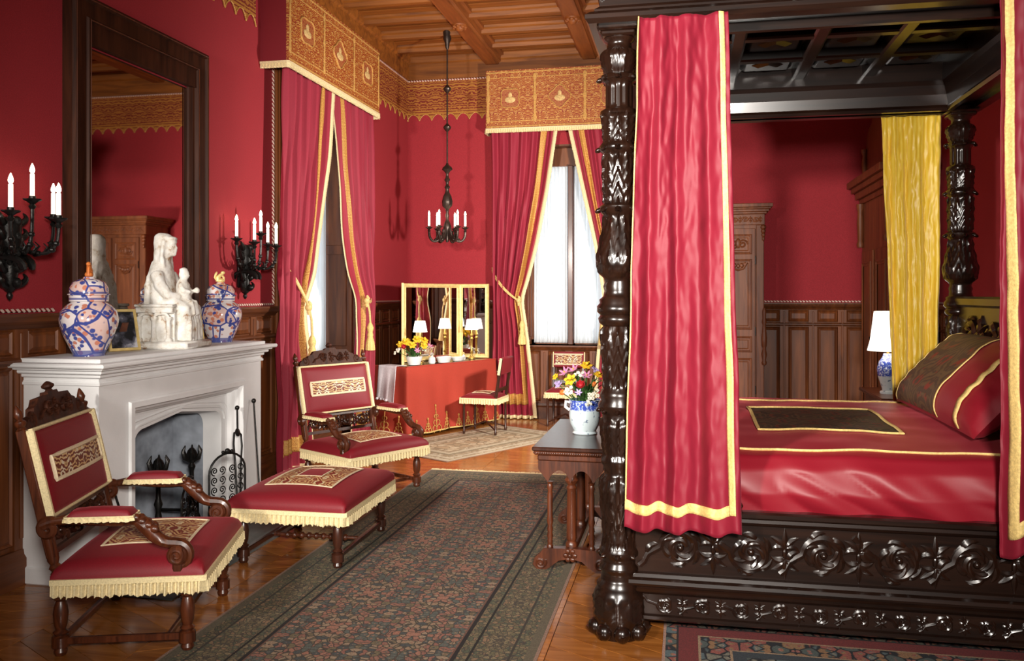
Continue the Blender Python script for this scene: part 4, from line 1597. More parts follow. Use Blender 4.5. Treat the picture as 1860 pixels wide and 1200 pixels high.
# ---- statue: seated mother and child on an arcaded throne
def remeshed(mb, name, mat, parent, vox, smooth_it=4, disp=0.0):
    tmp = mb.build('tmp', mat)
    m1 = tmp.modifiers.new('r', 'REMESH')
    m1.mode = 'VOXEL'
    m1.voxel_size = vox
    m2 = tmp.modifiers.new('s', 'SMOOTH')
    m2.iterations = smooth_it
    dg = bpy.context.evaluated_depsgraph_get()
    me = bpy.data.meshes.new_from_object(tmp.evaluated_get(dg))
    bpy.data.objects.remove(tmp)
    if disp:
        for v in me.vertices:
            v.co += v.normal * disp * mnoise.noise(v.co * 28)
    me.shade_smooth()
    me.materials.clear()
    me.materials.append(mat)
    me.name = name
    o = bpy.data.objects.new(name, me)
    COL.objects.link(o)
    o.parent = parent
    return o


st = thing('statue', 'weathered white statue of a veiled seated woman holding a child on her lap', 'statue', (-3.43, 5.17, ZM), R(8))
mb = MB()


def loft(mb, secs, n=20):
    """secs: (z, cx, cy, rx, ry)"""
    vs = []
    fs = []
    for (z, cx, cy, rx, ry) in secs:
        for k in range(n):
            a = 2 * PI * k / n
            vs.append((cx + rx * math.cos(a), cy + ry * math.sin(a), z))
    for i in range(len(secs) - 1):
        for k in range(n):
            k2 = (k + 1) % n
            fs.append((i * n + k, i * n + k2, (i + 1) * n + k2, (i + 1) * n + k))
    fs.append(tuple(range(n - 1, -1, -1)))
    fs.append(tuple((len(secs) - 1) * n + k for k in range(n)))
    return mb.add(vs, fs)


loft(mb, [(0.045, 0.0, 0, 0.10, 0.125), (0.20, 0.0, 0, 0.10, 0.13), (0.34, -0.015, 0, 0.085, 0.125), (0.46, -0.025, 0, 0.075, 0.118), (0.52, -0.03, 0, 0.07, 0.105), (0.56, -0.03, 0, 0.062, 0.075), (0.60, -0.028, 0, 0.052, 0.054)])
loft(mb, [(0.57, -0.03, 0, 0.05, 0.056), (0.62, -0.022, 0, 0.058, 0.060), (0.67, -0.016, 0, 0.064, 0.061), (0.72, -0.016, 0, 0.066, 0.062), (0.75, -0.018, 0, 0.058, 0.056), (0.772, -0.02, 0, 0.035, 0.034)])
mb.ball((0.020, 0, 0.672), (0.050, 0.046, 0.064), 14, 10)      # face
mb.ball((0.070, 0, 0.670), (0.011, 0.008, 0.018), 8, 6)        # nose
mb.ball((0.054, 0, 0.630), (0.018, 0.022, 0.016), 8, 6)        # chin
mb.ball((0.064, 0, 0.650), (0.013, 0.017, 0.006), 8, 6)        # mouth
mb.ball((0.052, 0, 0.712), (0.022, 0.040, 0.012), 10, 6)       # brow band
mb.ball((0.044, 0, 0.735), (0.034, 0.052, 0.014), 10, 6)
for s in (-1, 1):
    mb.tube([(-0.02, s * 0.10, 0.50), (0.02, s * 0.125, 0.42), (0.07, s * 0.11, 0.345), (0.12, s * 0.06, 0.345)], [0.042, 0.042, 0.036, 0.024], 10)
    mb.tube([(0.0, s * 0.065, 0.28), (0.10, s * 0.068, 0.29), (0.155, s * 0.068, 0.26), (0.15, s * 0.066, 0.15), (0.145, s * 0.064, 0.05)], [0.07, 0.066, 0.056, 0.050, 0.052], 12)
    mb.ball((0.19, s * 0.06, 0.058), (0.035, 0.022, 0.016), 8, 6)
    mb.tube([(0.01, s * 0.055, 0.72), (0.0, s * 0.066, 0.62), (0.01, s * 0.062, 0.54)], [0.012, 0.014, 0.016], 7)
for k in range(5):                                            # folds of the skirt
    y = -0.08 + 0.04 * k
    mb.tube([(0.19, y * 0.8, 0.26), (0.205, y, 0.15), (0.20, y * 1.1, 0.05)], [0.010, 0.014, 0.018], 7)
for k in range(7):                                            # folds down the back of the veil
    y = -0.09 + 0.03 * k
    mb.tube([(-0.075, y * 0.45, 0.58), (-0.095, y, 0.42), (-0.10, y * 1.2, 0.12)], [0.008, 0.012, 0.014], 7)
# child
loft(mb, [(0.30, 0.13, -0.01, 0.05, 0.06), (0.38, 0.125, -0.01, 0.046, 0.056), (0.43, 0.12, -0.01, 0.042, 0.05), (0.46, 0.12, -0.01, 0.026, 0.03)])
mb.ball((0.128, -0.01, 0.490), (0.036, 0.033, 0.042), 12, 8)
mb.ball((0.162, -0.01, 0.486), (0.008, 0.006, 0.010), 6, 5)
mb.ball((0.125, -0.01, 0.525), (0.030, 0.032, 0.014), 10, 6)
for s in (-1, 1):
    mb.tube([(0.12, -0.01 + s * 0.05, 0.425), (0.15, -0.01 + s * 0.055, 0.38), (0.185, -0.01 + s * 0.02, 0.375)], [0.018, 0.016, 0.013], 8)
    mb.tube([(0.13, -0.01 + s * 0.03, 0.31), (0.19, -0.01 + s * 0.03, 0.30), (0.21, -0.01 + s * 0.03, 0.22)], [0.028, 0.025, 0.018], 8)
mb.ball((0.20, 0.03, 0.385), 0.022, 8, 6)
remeshed(mb, 'figures', M['statue'], st, 0.0088, 2, 0.004)
th_ = MB()
th_.box(-0.13, 0.235, -0.20, 0.20, 0.0, 0.05, bev=0.012)
th_.box(-0.12, 0.10, -0.15, 0.15, 0.05, 0.26, bev=0.01)
th_.build('throne_base', M['statue'], st)
for s in (-1, 1):
    ar = MB()
    ar.box(-0.12, 0.13, s * 0.155 - 0.035, s * 0.155 + 0.035, 0.235, 0.275, bev=0.008)
    ar.box(-0.125, 0.135, s * 0.155 - 0.042, s * 0.155 + 0.042, 0.275, 0.295, bev=0.006)
    for x in (-0.10, 0.0, 0.10):
        ar.lathe([(0.024, 0.05), (0.024, 0.065), (0.016, 0.075), (0.015, 0.185), (0.024, 0.20), (0.024, 0.212)], 12, M=T(x, s * 0.175, 0))
    for x in (-0.05, 0.05):
        ar.tube([(x + 0.05 * math.cos(a * PI / 8), s * 0.175, 0.20 + 0.035 * math.sin(a * PI / 8)) for a in range(9)], 0.012, 6)
    ar.box(-0.12, 0.13, min(s * 0.11, s * 0.152), max(s * 0.11, s * 0.152), 0.05, 0.24)
    ar.build('arcaded_arm', M['statue'], st)

# ---- candles and sconces
def candle(mb_c, mb_f, x, y, z, h=0.125, r=0.0125):
    mb_c.lathe([(r, 0), (r * 0.97, h), (r * 0.5, h + 0.004), (0, h + 0.005)], 12, M=T(x, y, z))
    mb_f.lathe([(0.003, 0), (0.012, 0.012), (0.0135, 0.022), (0.010, 0.038), (0.003, 0.056), (0, 0.060)], 10, M=T(x, y, z + h))


def cup(mb, x, y, z, r=0.045):
    mb.lathe([(0.012, -0.05), (0.020, -0.035), (0.012, -0.022), (r * 0.6, -0.010), (r, 0.0), (r * 1.05, 0.006), (r * 0.5, 0.0), (0.018, 0.004), (0.018, 0.022), (0, 0.022)], 16, M=T(x, y, z),
             fn=lambda t_, zz_, rr: rr * (1 + (0.16 * math.cos(6 * t_) if rr > 0.04 else 0)))


SC_ARMS = [(0.10, -0.22, 0.50), (0.26, -0.22, 0.47), (0.20, 0.0, 0.555), (0.15, 0.22, 0.475), (0.30, 0.08, 0.455)]


def sconce(label, loc):
    e = thing('wall_sconce', label, 'sconce', loc, 0, 'five-light iron wall sconces')
    b = MB()
    b.lathe([(0.0, -0.0), (0.012, 0.012), (0.018, 0.03), (0.012, 0.045), (0.028, 0.06), (0.036, 0.10), (0.046, 0.17), (0.040, 0.23), (0.055, 0.28), (0.072, 0.33), (0.060, 0.37), (0.062, 0.42), (0.05, 0.46), (0.0, 0.47)], 14, M=T(0.055, 0, 0))
    b.box(0.0, 0.03, -0.05, 0.05, 0.10, 0.44, bev=0.01)
    for k in range(5):
        z = 0.08 + 0.085 * k
        for s in (-1, 1):
            pts = [(0.06, s * 0.03, z)] + [(0.06 + 0.02 * math.sin(q_ * 0.5), s * (0.05 + 0.045 * math.sin(q_ * 0.35)), z + 0.012 * q_) for q_ in range(1, 7)]
            b.tube(pts, [0.02, 0.02, 0.018, 0.016, 0.013, 0.009, 0.004], 7)
        b.ball((0.10, 0, z + 0.02), (0.03, 0.022, 0.03), 8, 6)
    b.build('wall_bracket', M['iron'], e)
    # curling leaf below the arms
    lf = MB()
    for s, sc in ((1, 1.0), (-1, 0.5)):
        pts = [(0.08 + 0.10 * math.cos(a), s * (0.03 + 0.06 * sc * (1 - math.cos(a * 0.8))), 0.17 + 0.07 * math.sin(a)) for a in [q_ * 0.35 for q_ in range(10)]]
        lf.tube(pts, [0.01, 0.018, 0.022, 0.022, 0.02, 0.018, 0.016, 0.014, 0.010, 0.005], 7)
        for p in pts[2:9]:
            lf.ball((p[0], p[1], p[2] - 0.02), (0.012, 0.016, 0.024), 6, 5)
    lf.build('curling_leaf', M['iron'], e)
    for (dx, dy, cz_) in SC_ARMS:
        a = MB()
        a.tube(bez((0.06, 0, 0.33), (0.06 + dx * 0.55, dy * 0.5, 0.22), (dx, dy, 0.24), (dx, dy, cz_ - 0.05), 14), 0.0095, 8)
        mid = bez((0.06, 0, 0.33), (0.06 + dx * 0.55, dy * 0.5, 0.22), (dx, dy, 0.24), (dx, dy, cz_ - 0.05), 14)
        for q_ in (5, 9, 11):
            a.ball(mid[q_], 0.017, 8, 6)
        for q_ in (4, 7):
            p = mid[q_]
            a.tube([(p.x, p.y, p.z), (p.x + dx * 0.10, p.y + dy * 0.10, p.z + 0.035), (p.x + dx * 0.02, p.y + dy * 0.02, p.z + 0.06)], [0.007, 0.006, 0.003], 6)
        o = a.build('arm', M['iron'], e)
        cp_ = MB()
        cup(cp_, dx, dy, cz_)
        cp_.build('drip_pan', M['iron'], o)
        mc, mf = MB(), MB()
        candle(mc, mf, dx, dy, cz_ + 0.018)
        mc.build('candle', M['candle'], o)
        mf.build('flame_bulb', M['flame'], o)
    return e


sconce('black iron five-candle sconce on the red wall beside the window curtain', (LW, 6.65, 1.60))
sconce('black iron five-candle sconce on the red wall beyond the larger porcelain jar', (LW, 4.07, 1.61))

# ---- chandelier
ch = thing('chandelier', 'slender dark metal chandelier with candle bulbs hanging from the beamed ceiling', 'chandelier', (-2.83, 10.0, 4.87))
z_of = lambda v: 1.65 + (533 - v) / 1546 * 10.37 - 4.87
cn = MB()
cn.lathe([(0.05, -0.005), (0.055, -0.05), (0.045, -0.09), (0.05, -0.12), (0.03, -0.17), (0.022, -0.23), (0.012, -0.25)][::-1], 14)
cn.build('ceiling_rose', M['bronze'], ch)
MB().tube([(0, 0, -0.2), (0, 0, z_of(300))], 0.010, 8).build('stem', M['bronze'], ch)
kn = MB()
for v in (162, 232):
    z = z_of(v)
    kn.lathe([(0.01, z - 0.05), (0.03, z - 0.03), (0.045, z - 0.01), (0.05, z + 0.005), (0.03, z + 0.03), (0.01, z + 0.05)], 12)
kn.build('stem_knop', M['bronze'], ch)['kind'] = 'stuff'
lo = MB()
pr = [(440, 0.012), (434, 0.022), (428, 0.014), (422, 0.035), (412, 0.045), (404, 0.03), (398, 0.014), (392, 0.022), (386, 0.014), (380, 0.02), (374, 0.055), (366, 0.06), (356, 0.045), (350, 0.025), (344, 0.018), (340, 0.032), (336, 0.016), (330, 0.018), (327, 0.034), (322, 0.018), (316, 0.014), (312, 0.03), (308, 0.06), (304, 0.05), (300, 0.02), (296, 0.010)]
lo.lathe([(r, z_of(v)) for v, r in pr], 14, fn=lambda t_, z, r: r * (1 + 0.12 * math.cos(6 * t_)))
lo.build('turned_body', M['bronze'], ch)
for k in range(6):
    a = k * PI / 3 + 0.35
    c, s = math.cos(a), math.sin(a)
    dz = 0.0
    zc = z_of(414) + dz
    ar = MB()
    ar.tube(bez((0.03 * c, 0.03 * s, z_of(412)), (0.06 * c, 0.06 * s, z_of(445)), (0.225 * c, 0.225 * s, z_of(446)), (0.22 * c, 0.22 * s, zc - 0.05), 12), 0.016, 8)
    ar.ball((0.14 * c, 0.14 * s, z_of(436)), 0.022, 8, 6)
    ar.tube([(0.14 * c, 0.14 * s, z_of(436)), (0.11 * c, 0.11 * s, z_of(424)), (0.14 * c, 0.14 * s, z_of(418))], [0.01, 0.009, 0.005], 6)
    o = ar.build('arm', M['bronze'], ch)
    cp_ = MB()
    cup(cp_, 0.22 * c, 0.22 * s, zc, 0.04)
    cp_.build('drip_pan', M['bronze'], o)
    mc, mf = MB(), MB()
    candle(mc, mf, 0.22 * c, 0.22 * s, zc + 0.018, 0.13, 0.0145)
    mc.build('candle', M['candle'], o)
    mf.build('flame_bulb', M['flame'], o)

# ---- fire irons
def curl(mb, cx, cz_, r, d, Mx, rad=0.004):
    sp_ = spiral(cx, cz_, r, r * 0.15, -PI / 2, 1.6, 26, d)
    mb.tube([(p[0], 0, p[1]) for p in sp_], rad, 5, M=Mx)


scn = thing('fire_screen', 'small wrought iron fire screen of scrolls standing before the hearth', 'fire screen', (-2.93, 4.87, 0.006), R(90))
for (x0, w_, h_, ang, px0) in ((-0.30, 0.30, 0.50, 14, -0.30), (0.0, 0.27, 0.62, -24, 0.0)):
    Mx = T(px0, 0, 0) @ RZ(ang)
    f_ = MB()
    f_.tube([(0, 0, 0.0), (0, 0, h_ - 0.12)] + [(w_ / 2 - w_ / 2 * math.cos(a * PI / 12), 0, h_ - 0.12 + 0.12 * math.sin(a * PI / 12)) for a in range(1, 12)] + [(w_, 0, h_ - 0.12), (w_, 0, 0)], 0.007, 6, M=Mx)
    f_.tube([(0, 0, 0.05), (w_, 0, 0.05)], 0.006, 6, M=Mx)
    o = f_.build('screen_frame', M['iron'], scn)
    sc_ = MB()
    nr = int((h_ - 0.10) / 0.062)
    for i in range(nr):
        for j in (0, 1):
            for s in (-1, 1):
                curl(sc_, w_ * (0.25 + 0.5 * j) + s * w_ * 0.105, 0.085 + i * 0.062, w_ * 0.105, s, Mx)
    q_ = MB()
    o2 = sc_.build('scrollwork', M['iron'], o)
    o2['kind'] = 'stuff'
    tp = MB()
    for (xx, rr) in ((w_ * 0.5, 0.018), (w_ * 0.38, 0.012), (w_ * 0.62, 0.012)):
        tp.ball((xx, 0, h_ + rr * 0.8), rr, 8, 6, M=Mx)
    tp.tube([(w_ * 0.38, 0, h_ + 0.008), (w_ * 0.5, 0, h_ + 0.006), (w_ * 0.62, 0, h_ + 0.008)], 0.006, 5, M=Mx)
    tp.build('berry_crest', M['iron'], o)

for (lab, y) in (('black iron andiron with leafy head deep in the darker side of the firebox', 4.92), ('black iron andiron with leafy head standing beside the scrolled fire screen', 5.30)):
    e = thing('andiron', lab, 'andiron', (LW + 0.40, y, 0.013), 0, 'pair of andirons in the firebox')
    b = MB()
    for s in (-1, 1):
        b.tube(bez((0, 0, 0.16), (0, s * 0.05, 0.15), (0.0, s * 0.09, 0.10), (0, s * 0.11, 0.012), 8), 0.013, 7)
    b.lathe([(0.016, 0.14), (0.022, 0.2), (0.014, 0.24), (0.028, 0.28), (0.016, 0.32), (0.014, 0.42), (0.026, 0.45), (0.012, 0.48)], 10)
    b.build('standard', M['iron'], e)
    b = MB()
    b.ball((0, 0, 0.53), (0.035, 0.035, 0.05), 10, 7)
    for k in range(6):
        a = k * PI / 3
        b.tube([(0, 0, 0.48), (0.05 * math.cos(a), 0.05 * math.sin(a), 0.51), (0.065 * math.cos(a), 0.065 * math.sin(a), 0.555), (0.05 * math.cos(a), 0.05 * math.sin(a), 0.59)], [0.014, 0.016, 0.012, 0.004], 6)
    b.build('leafy_head', M['iron'], e)
    MB().tube([(0, 0, 0.15), (-0.25, 0, 0.14), (-0.27, 0, 0.0)], 0.012, 6).build('log_bar', M['iron'], e)

tg = thing('fire_tongs', 'black iron fire tongs leaning against the white fireplace jamb', 'fire tongs', (-3.02, 5.40, 0.006), R(90))
Mx = RX(-11) @ RY(17)
for nm, pts in (('tong_arm', [(0.0, 0, 0.70), (-0.045, 0, 0.68), (-0.055, 0, 0.60), (-0.035, 0, 0.45), (-0.02, 0, 0.20), (-0.01, 0, 0.02)]), ('tong_arm', [(0.0, 0, 0.70), (0.045, 0, 0.68), (0.055, 0, 0.60), (0.035, 0, 0.45), (0.025, 0, 0.20), (0.015, 0, 0.02)])):
    MB().tube(pts, 0.007, 7, M=Mx).build(nm, M['iron'], tg)
hd = MB().tube([(0, 0, 0.68), (0, 0, 0.86)], 0.007, 7, M=Mx)
hd.ball((0, 0, 0.69), (0.03, 0.012, 0.03), 10, 7, M=Mx)
hd.ball((0, 0, 0.87), 0.017, 10, 7, M=Mx)
hd.build('handle', M['iron'], tg)
pk_ = thing('fire_poker', 'thin black poker with a round knob standing at the far jamb', 'fire poker', (-3.04, 5.75, 0.006), R(90))
Mx = RX(-9) @ RY(9)
MB().tube([(0, 0, 0.0), (0, 0, 0.85)], 0.0065, 7, M=Mx).build('rod', M['iron'], pk_)
MB().ball((0, 0, 0.86), 0.018, 10, 7, M=Mx).build('knob', M['iron'], pk_)
bl_ = thing('fire_shovel', 'black fire shovel leaning on the jamb behind the armchair by the hearth', 'fire shovel', (-3.10, 4.43, 0.006), R(90))
Mx = RX(-9) @ RY(-14)
MB().tube([(0, 0, 0.10), (0, 0, 0.66)], 0.0065, 7, M=Mx).build('rod', M['iron'], bl_)
MB().tube([(0, 0, 0.66), (-0.05, 0, 0.665)], 0.006, 7, M=Mx).build('hook', M['iron'], bl_)
MB().box(-0.05, 0.05, -0.006, 0.0, 0.0, 0.12, M=Mx, bev=0.002).build('blade', M['iron'], bl_, smooth=0)

# ================================================================== CHAIRS
def cushion(mb, x0, x1, y0, y1, z0, z1, crown, rnd=0.035, n=26, M_=None, taper=0.0):
    ex = 1.22
    cx, cy, hx, hy = (x0 + x1) / 2, (y0 + y1) / 2, (x1 - x0) / 2, (y1 - y0) / 2
    def fn(s, t_):
        u, v = lerp(-ex, ex, s), lerp(-ex, ex, t_)
        d = max(abs(u), abs(v))
        uu, vv = max(-1, min(1, u)), max(-1, min(1, v))
        z = z1 + crown * (1 - uu * uu) * (1 - vv * vv)
        k = max(0.0, (min(d, 1) - 0.86) / 0.14)
        z -= rnd * k * k
        ins = 1 - 0.012 * k
        if d > 1:
            q = (d - 1) / (ex - 1)
            z = lerp(z1 - rnd, z0, q)
            ins = 1.0 + 0.012 * math.sin(PI * q)
        w = 1 + taper * uu
        return (cx + hx * uu * ins, cy + hy * vv * ins * w, z)
    mb.grid(fn, n, n, M=M_)
    return lambda a, b, off=0.0: (lambda p: (p[0], p[1], p[2] + off))(fn((a + ex) / (2 * ex), (b + ex) / (2 * ex)))


def turned_leg(mb, h, r, Mx):
    p = [(0.0, 0.0), (r * 0.8, 0.002), (r * 1.0, 0.018), (r * 0.8, 0.034), (r * 1.25, 0.04), (r * 1.25, 0.085), (r * 0.8, 0.092), (r * 1.15, 0.105), (r * 0.7, 0.118), (r * 0.95, 0.14), (r * 1.1, h * 0.62), (r * 0.9, h * 0.74),
         (r * 0.65, h * 0.80), (r * 1.1, h * 0.84), (r * 0.7, h * 0.88), (r * 1.2, h * 0.92), (r * 1.2, h)]
    mb.lathe(p, 14, M=Mx)


def braid_loop(surf, a0, a1, b0, b1, off, w, name, mat, parent):
    pts = []
    e = [(a0, b0), (a1, b0), (a1, b1), (a0, b1)]
    for p, q in zip(e, e[1:] + e[:1]):
        for i in range(10):
            pts.append(surf(lerp(p[0], q[0], i / 10), lerp(p[1], q[1], i / 10), off))
    return MB().tube(pts, w, 6, closed=True, flat=0.5).build(name, mat, parent)


def armchair(label, loc, rz):
    e = thing('armchair', label, 'armchair', loc, rz, 'carved armchairs upholstered in red velvet')
    W2, LX0, LX1 = 0.355, -0.29, 0.27
    # legs and stretchers
    for x in (LX0, LX1):
        for s in (-1, 1):
            m_ = MB()
            turned_leg(m_, 0.31, 0.030, T(x, s * W2, 0))
            m_.build('leg', M['chairwood'], e)
    for s in (-1, 1):
        MB().box(LX0, LX1, s * W2 - 0.013, s * W2 + 0.013, 0.048, 0.08, bev=0.005).build('stretcher', M['chairwood'], e, smooth=0)
    MB().box(LX0 - 0.013, LX0 + 0.013, -W2, W2, 0.048, 0.08, bev=0.005).build('stretcher', M['chairwood'], e, smooth=0)
    sc = scrollwork(2 * W2 - 0.06, 0.06, 5, 3.0, 1, 4)
    m_ = MB().box(LX1 - 0.10, LX1 - 0.08, -W2, W2, 0.05, 0.075, bev=0.004)
    m_.build('stretcher', M['chairwood'], e, smooth=0)
    MB().box(LX0 - 0.03, LX1 + 0.04, -W2 - 0.03, W2 + 0.03, 0.28, 0.335, bev=0.008).build('seat_frame', M['chairwood'], e, smooth=0)
    cu = MB()
    S = cushion(cu, LX0 - 0.02, LX1 + 0.085, -W2 - 0.055, W2 + 0.055, 0.325, 0.425, 0.045, 0.03, 30)
    seat = cu.build('seat_cushion', M['velvet'], e, smooth=180)
    MB().grid(lambda s, t_: S(lerp(-0.55, 0.62, s), lerp(-0.52, 0.52, t_), 0.003), 14, 14).build('brocade_panel', M['brocade_seat'], seat, smooth=180)
    braid_loop(S, -0.55, 0.62, -0.52, 0.52, 0.005, 0.008, 'braid', M['white_braid'], seat)
    x0, x1, yy = LX0 - 0.022, LX1 + 0.088, W2 + 0.058
    fringe([(x0, -yy), (x0, -yy), (x1, -yy), (x1, yy), (x0, yy)][1:], 0.362, 0.085, M['cream'], 'fringe', e, out=0.012)
    # raked back
    Bk = T(LX0 - 0.005, 0, 0.33) @ RY(-13)
    for s in (-1, 1):
        m_ = MB()
        y = s * (W2 + 0.005)
        m_.lathe([(0.026, 0.0), (0.026, 0.05), (0.018, 0.06), (0.028, 0.075), (0.018, 0.09), (0.026, 0.11), (0.026, 0.30)], 10, M=Bk @ T(0, y, 0))
        m_.box(-0.022, 0.022, y - 0.022, y + 0.022, 0.12, 0.72, M=Bk, bev=0.005)
        m_.lathe([(0.024, 0.72), (0.016, 0.728), (0.026, 0.745), (0.026, 0.755), (0.012, 0.765), (0.022, 0.785), (0.018, 0.80), (0.008, 0.825), (0.0, 0.835)], 10, M=Bk @ T(0, y, 0))
        m_.build('back_post', M['chairwood'], e)
    bc = MB()
    BB = Bk @ T(0.0, 0, 0.30) @ RY(90) 
    Sb = cushion(bc, -0.40, 0.0, -W2 - 0.005, W2 + 0.005, 0.0, 0.045, 0.028, 0.02, 24, BB)
    bc.add([(0, 0, 0)] * 0, [])
    MB().box(-0.02, 0.005, -W2, W2, 0.30, 0.70, M=Bk).build('back_board', M['velvet'], e, smooth=0)
    back = bc.build('back_cushion', M['velvet'], e, smooth=180)
    surf = lambda a, b, off=0.0: tuple(BB @ Vector(Sb(a, b, off)))
    MB().grid(lambda s, t_: surf(lerp(-0.32, 0.24, s), lerp(-0.78, 0.78, t_), 0.004), 12, 24).build('brocade_panel', M['brocade_chair'], back, smooth=180)
    pts = []
    ed = [(-0.32, -0.78), (0.24, -0.78), (0.24, 0.78), (-0.32, 0.78)]
    for p, q in zip(ed, ed[1:] + ed[:1]):
        for i in range(10):
            pts.append(surf(lerp(p[0], q[0], i / 10), lerp(p[1], q[1], i / 10), 0.006))
    MB().tube(pts, 0.010, 6, closed=True, flat=0.8).build('braid', M['white_braid'], back)
    gb = MB()
    for s in (-1, 1):
        gb.box(0.0, 0.052, s * (W2 + 0.008) - 0.013, s * (W2 + 0.008) + 0.013, 0.30, 0.71, M=Bk, bev=0.006)
    gb.box(0.004, 0.045, -W2, W2, 0.698, 0.714, M=Bk, bev=0.006)
    gb.box(0.004, 0.045, -W2, W2, 0.294, 0.308, M=Bk, bev=0.006)
    gb.build('gold_edging', M['cream'], back, smooth=0)
    # crest
    cr = MB()
    half = [(0.0, 0.86), (0.05, 0.86), (0.06, 0.845), (0.17, 0.84), (0.20, 0.81), (0.235, 0.80), (0.25, 0.77), (0.30, 0.765), (0.33, 0.745), (0.335, 0.715)]
    poly = [(-a, b) for a, b in half[::-1]] + half[1:]
    cr.prism(poly, -0.022, 0.018, 'x', M=Bk)
    crest = cr.build('crest_rail', M['crestwood'], e, smooth=0, fix=True)
    co = MB()
    s1 = scrollwork(0.36, 0.10, 2, 2.2, 1, 6)
    co.add(s1.v, s1.f, Bk @ T(0.02, -0.18, 0.73) @ RZ(90))
    co.build('crest_carving', M['crestwood'], crest)
    for s in (-1, 1):
        co = MB()
        co.tube([(0.012, s * 0.27 + p[0], 0.755 + p[1]) for p in spiral(0, 0, 0.04, 0.008, -PI / 2, 1.4, 20, -s)], 0.010, 6, M=Bk)
        co.build('crest_volute', M['crestwood'], crest)
    co = MB()
    co.lathe([(0.02, 0.86), (0.014, 0.868), (0.03, 0.88), (0.03, 0.89), (0.012, 0.905), (0.0, 0.91)], 10, M=Bk)
    co.build('crest_finial', M['crestwood'], crest)
    lr = MB().box(-0.015, 0.015, -W2, W2, 0.13, 0.155, M=Bk)
    lr.box(-0.015, 0.015, -W2, W2, 0.27, 0.30, M=Bk)
    s2 = scrollwork(2 * W2 - 0.06, 0.14, 4, 2.2, 1, 7)
    lr.add(s2.v, s2.f, Bk @ T(0.0, -W2 + 0.03, 0.145) @ RZ(90))
    lr.build('pierced_splat', M['dark_leg'], e)
    # arms
    for s in (-1, 1):
        y = s * (W2 + 0.035)
        a = MB()
        path = bez((-0.36, y, 0.60), (-0.25, y, 0.655), (-0.10, y, 0.60), (0.03, y, 0.615), 10) + bez((0.03, y, 0.615), (0.12, y, 0.62), (0.11, y, 0.50), (0.23, y, 0.505), 10)[1:]
        path += [Vector((0.235 + 0.055 * math.sin(q_), y, 0.450 + 0.055 * math.cos(q_))) for q_ in [0.35 * k for k in range(1, 9)]]
        a.tube(path, [0.020] * 3 + [0.024] * 9 + [0.034, 0.036, 0.036, 0.034, 0.032, 0.030, 0.028, 0.027, 0.026] + [0.024 - 0.001 * k for k in range(8)], 9)
        a.lathe([(0.0, -0.034), (0.038, -0.034), (0.045, -0.026), (0.045, 0.026), (0.038, 0.034), (0.0, 0.034)], 18, M=T(0.238, y, 0.455) @ RX(90))
        for sd in (-1, 1):
            a.tube([(0.238 + p[0], y + sd * 0.034, 0.455 + p[1]) for p in spiral(0, 0, 0.042, 0.008, 0.8, 1.7, 26, -1)], 0.006, 5)
        a.box(0.215, 0.262, y - 0.022, y + 0.022, 0.31, 0.43, bev=0.008)
        for k in range(7):
            a.ball((0.055 + 0.014 * k, y + (0.018 if k % 2 else -0.018), 0.63 - 0.009 * k), (0.022, 0.018, 0.02), 8, 6)
        a.tube([(-0.33 + p[0], y, 0.585 + p[1]) for p in spiral(0, 0, 0.05, 0.012, 0.5, 1.4, 22, 1)], 0.018, 7)
        a.build('arm', M['chairwood'], e)
        pd = MB()
        cushion(pd, -0.235, 0.045, y - 0.048, y + 0.048, 0.632, 0.668, 0.014, 0.02, 14)
        pad = pd.build('arm_pad', M['velvet'], e, smooth=180)
        fringe([(-0.24, y - 0.05), (0.05, y - 0.05), (0.05, y + 0.05), (-0.24, y + 0.05)], 0.648, 0.028, M['cream'], 'arm_fringe', pad, out=0.006, closed=True)
    return e


armchair('red velvet armchair with carved arms standing on bare parquet before the fireplace', (-2.625, 3.83, 0), R(17.6))
armchair('red velvet armchair with carved crest standing against the window curtains', (-2.655, 6.80, 0), R(-30.5))

fs_ = thing('footstool', 'large square red velvet footstool with brocade centre and cream fringe', 'footstool', (-2.36, 5.205, 0), R(1.5))
for x in (-0.305, 0.305):
    for y in (-0.40, 0.40):
        m_ = MB()
        turned_leg(m_, 0.32, 0.030, T(x, y, 0))
        m_.build('leg', M['dark_leg'], fs_)
for x in (-0.305, 0.305):
    MB().box(x - 0.013, x + 0.013, -0.40, 0.40, 0.05, 0.082, bev=0.005).build('stretcher', M['dark_leg'], fs_, smooth=0)
m_ = MB().tube([(-0.305, 0, 0.066), (0.305, 0, 0.066)], 0.012, 8)
for k in range(9):
    m_.ball((-0.2 + 0.05 * k, 0, 0.066), (0.02, 0.022, 0.022), 8, 6)
m_.build('turned_stretcher', M['chairwood'], fs_)
MB().box(-0.335, 0.335, -0.43, 0.43, 0.28, 0.33, bev=0.008).build('seat_frame', M['dark_leg'], fs_, smooth=0)
cu = MB()
S = cushion(cu, -0.375, 0.375, -0.47, 0.47, 0.32, 0.425, 0.055, 0.03, 34)
seat = cu.build('cushion', M['velvet'], fs_, smooth=180)


def ring_grid(i_):
    return i_


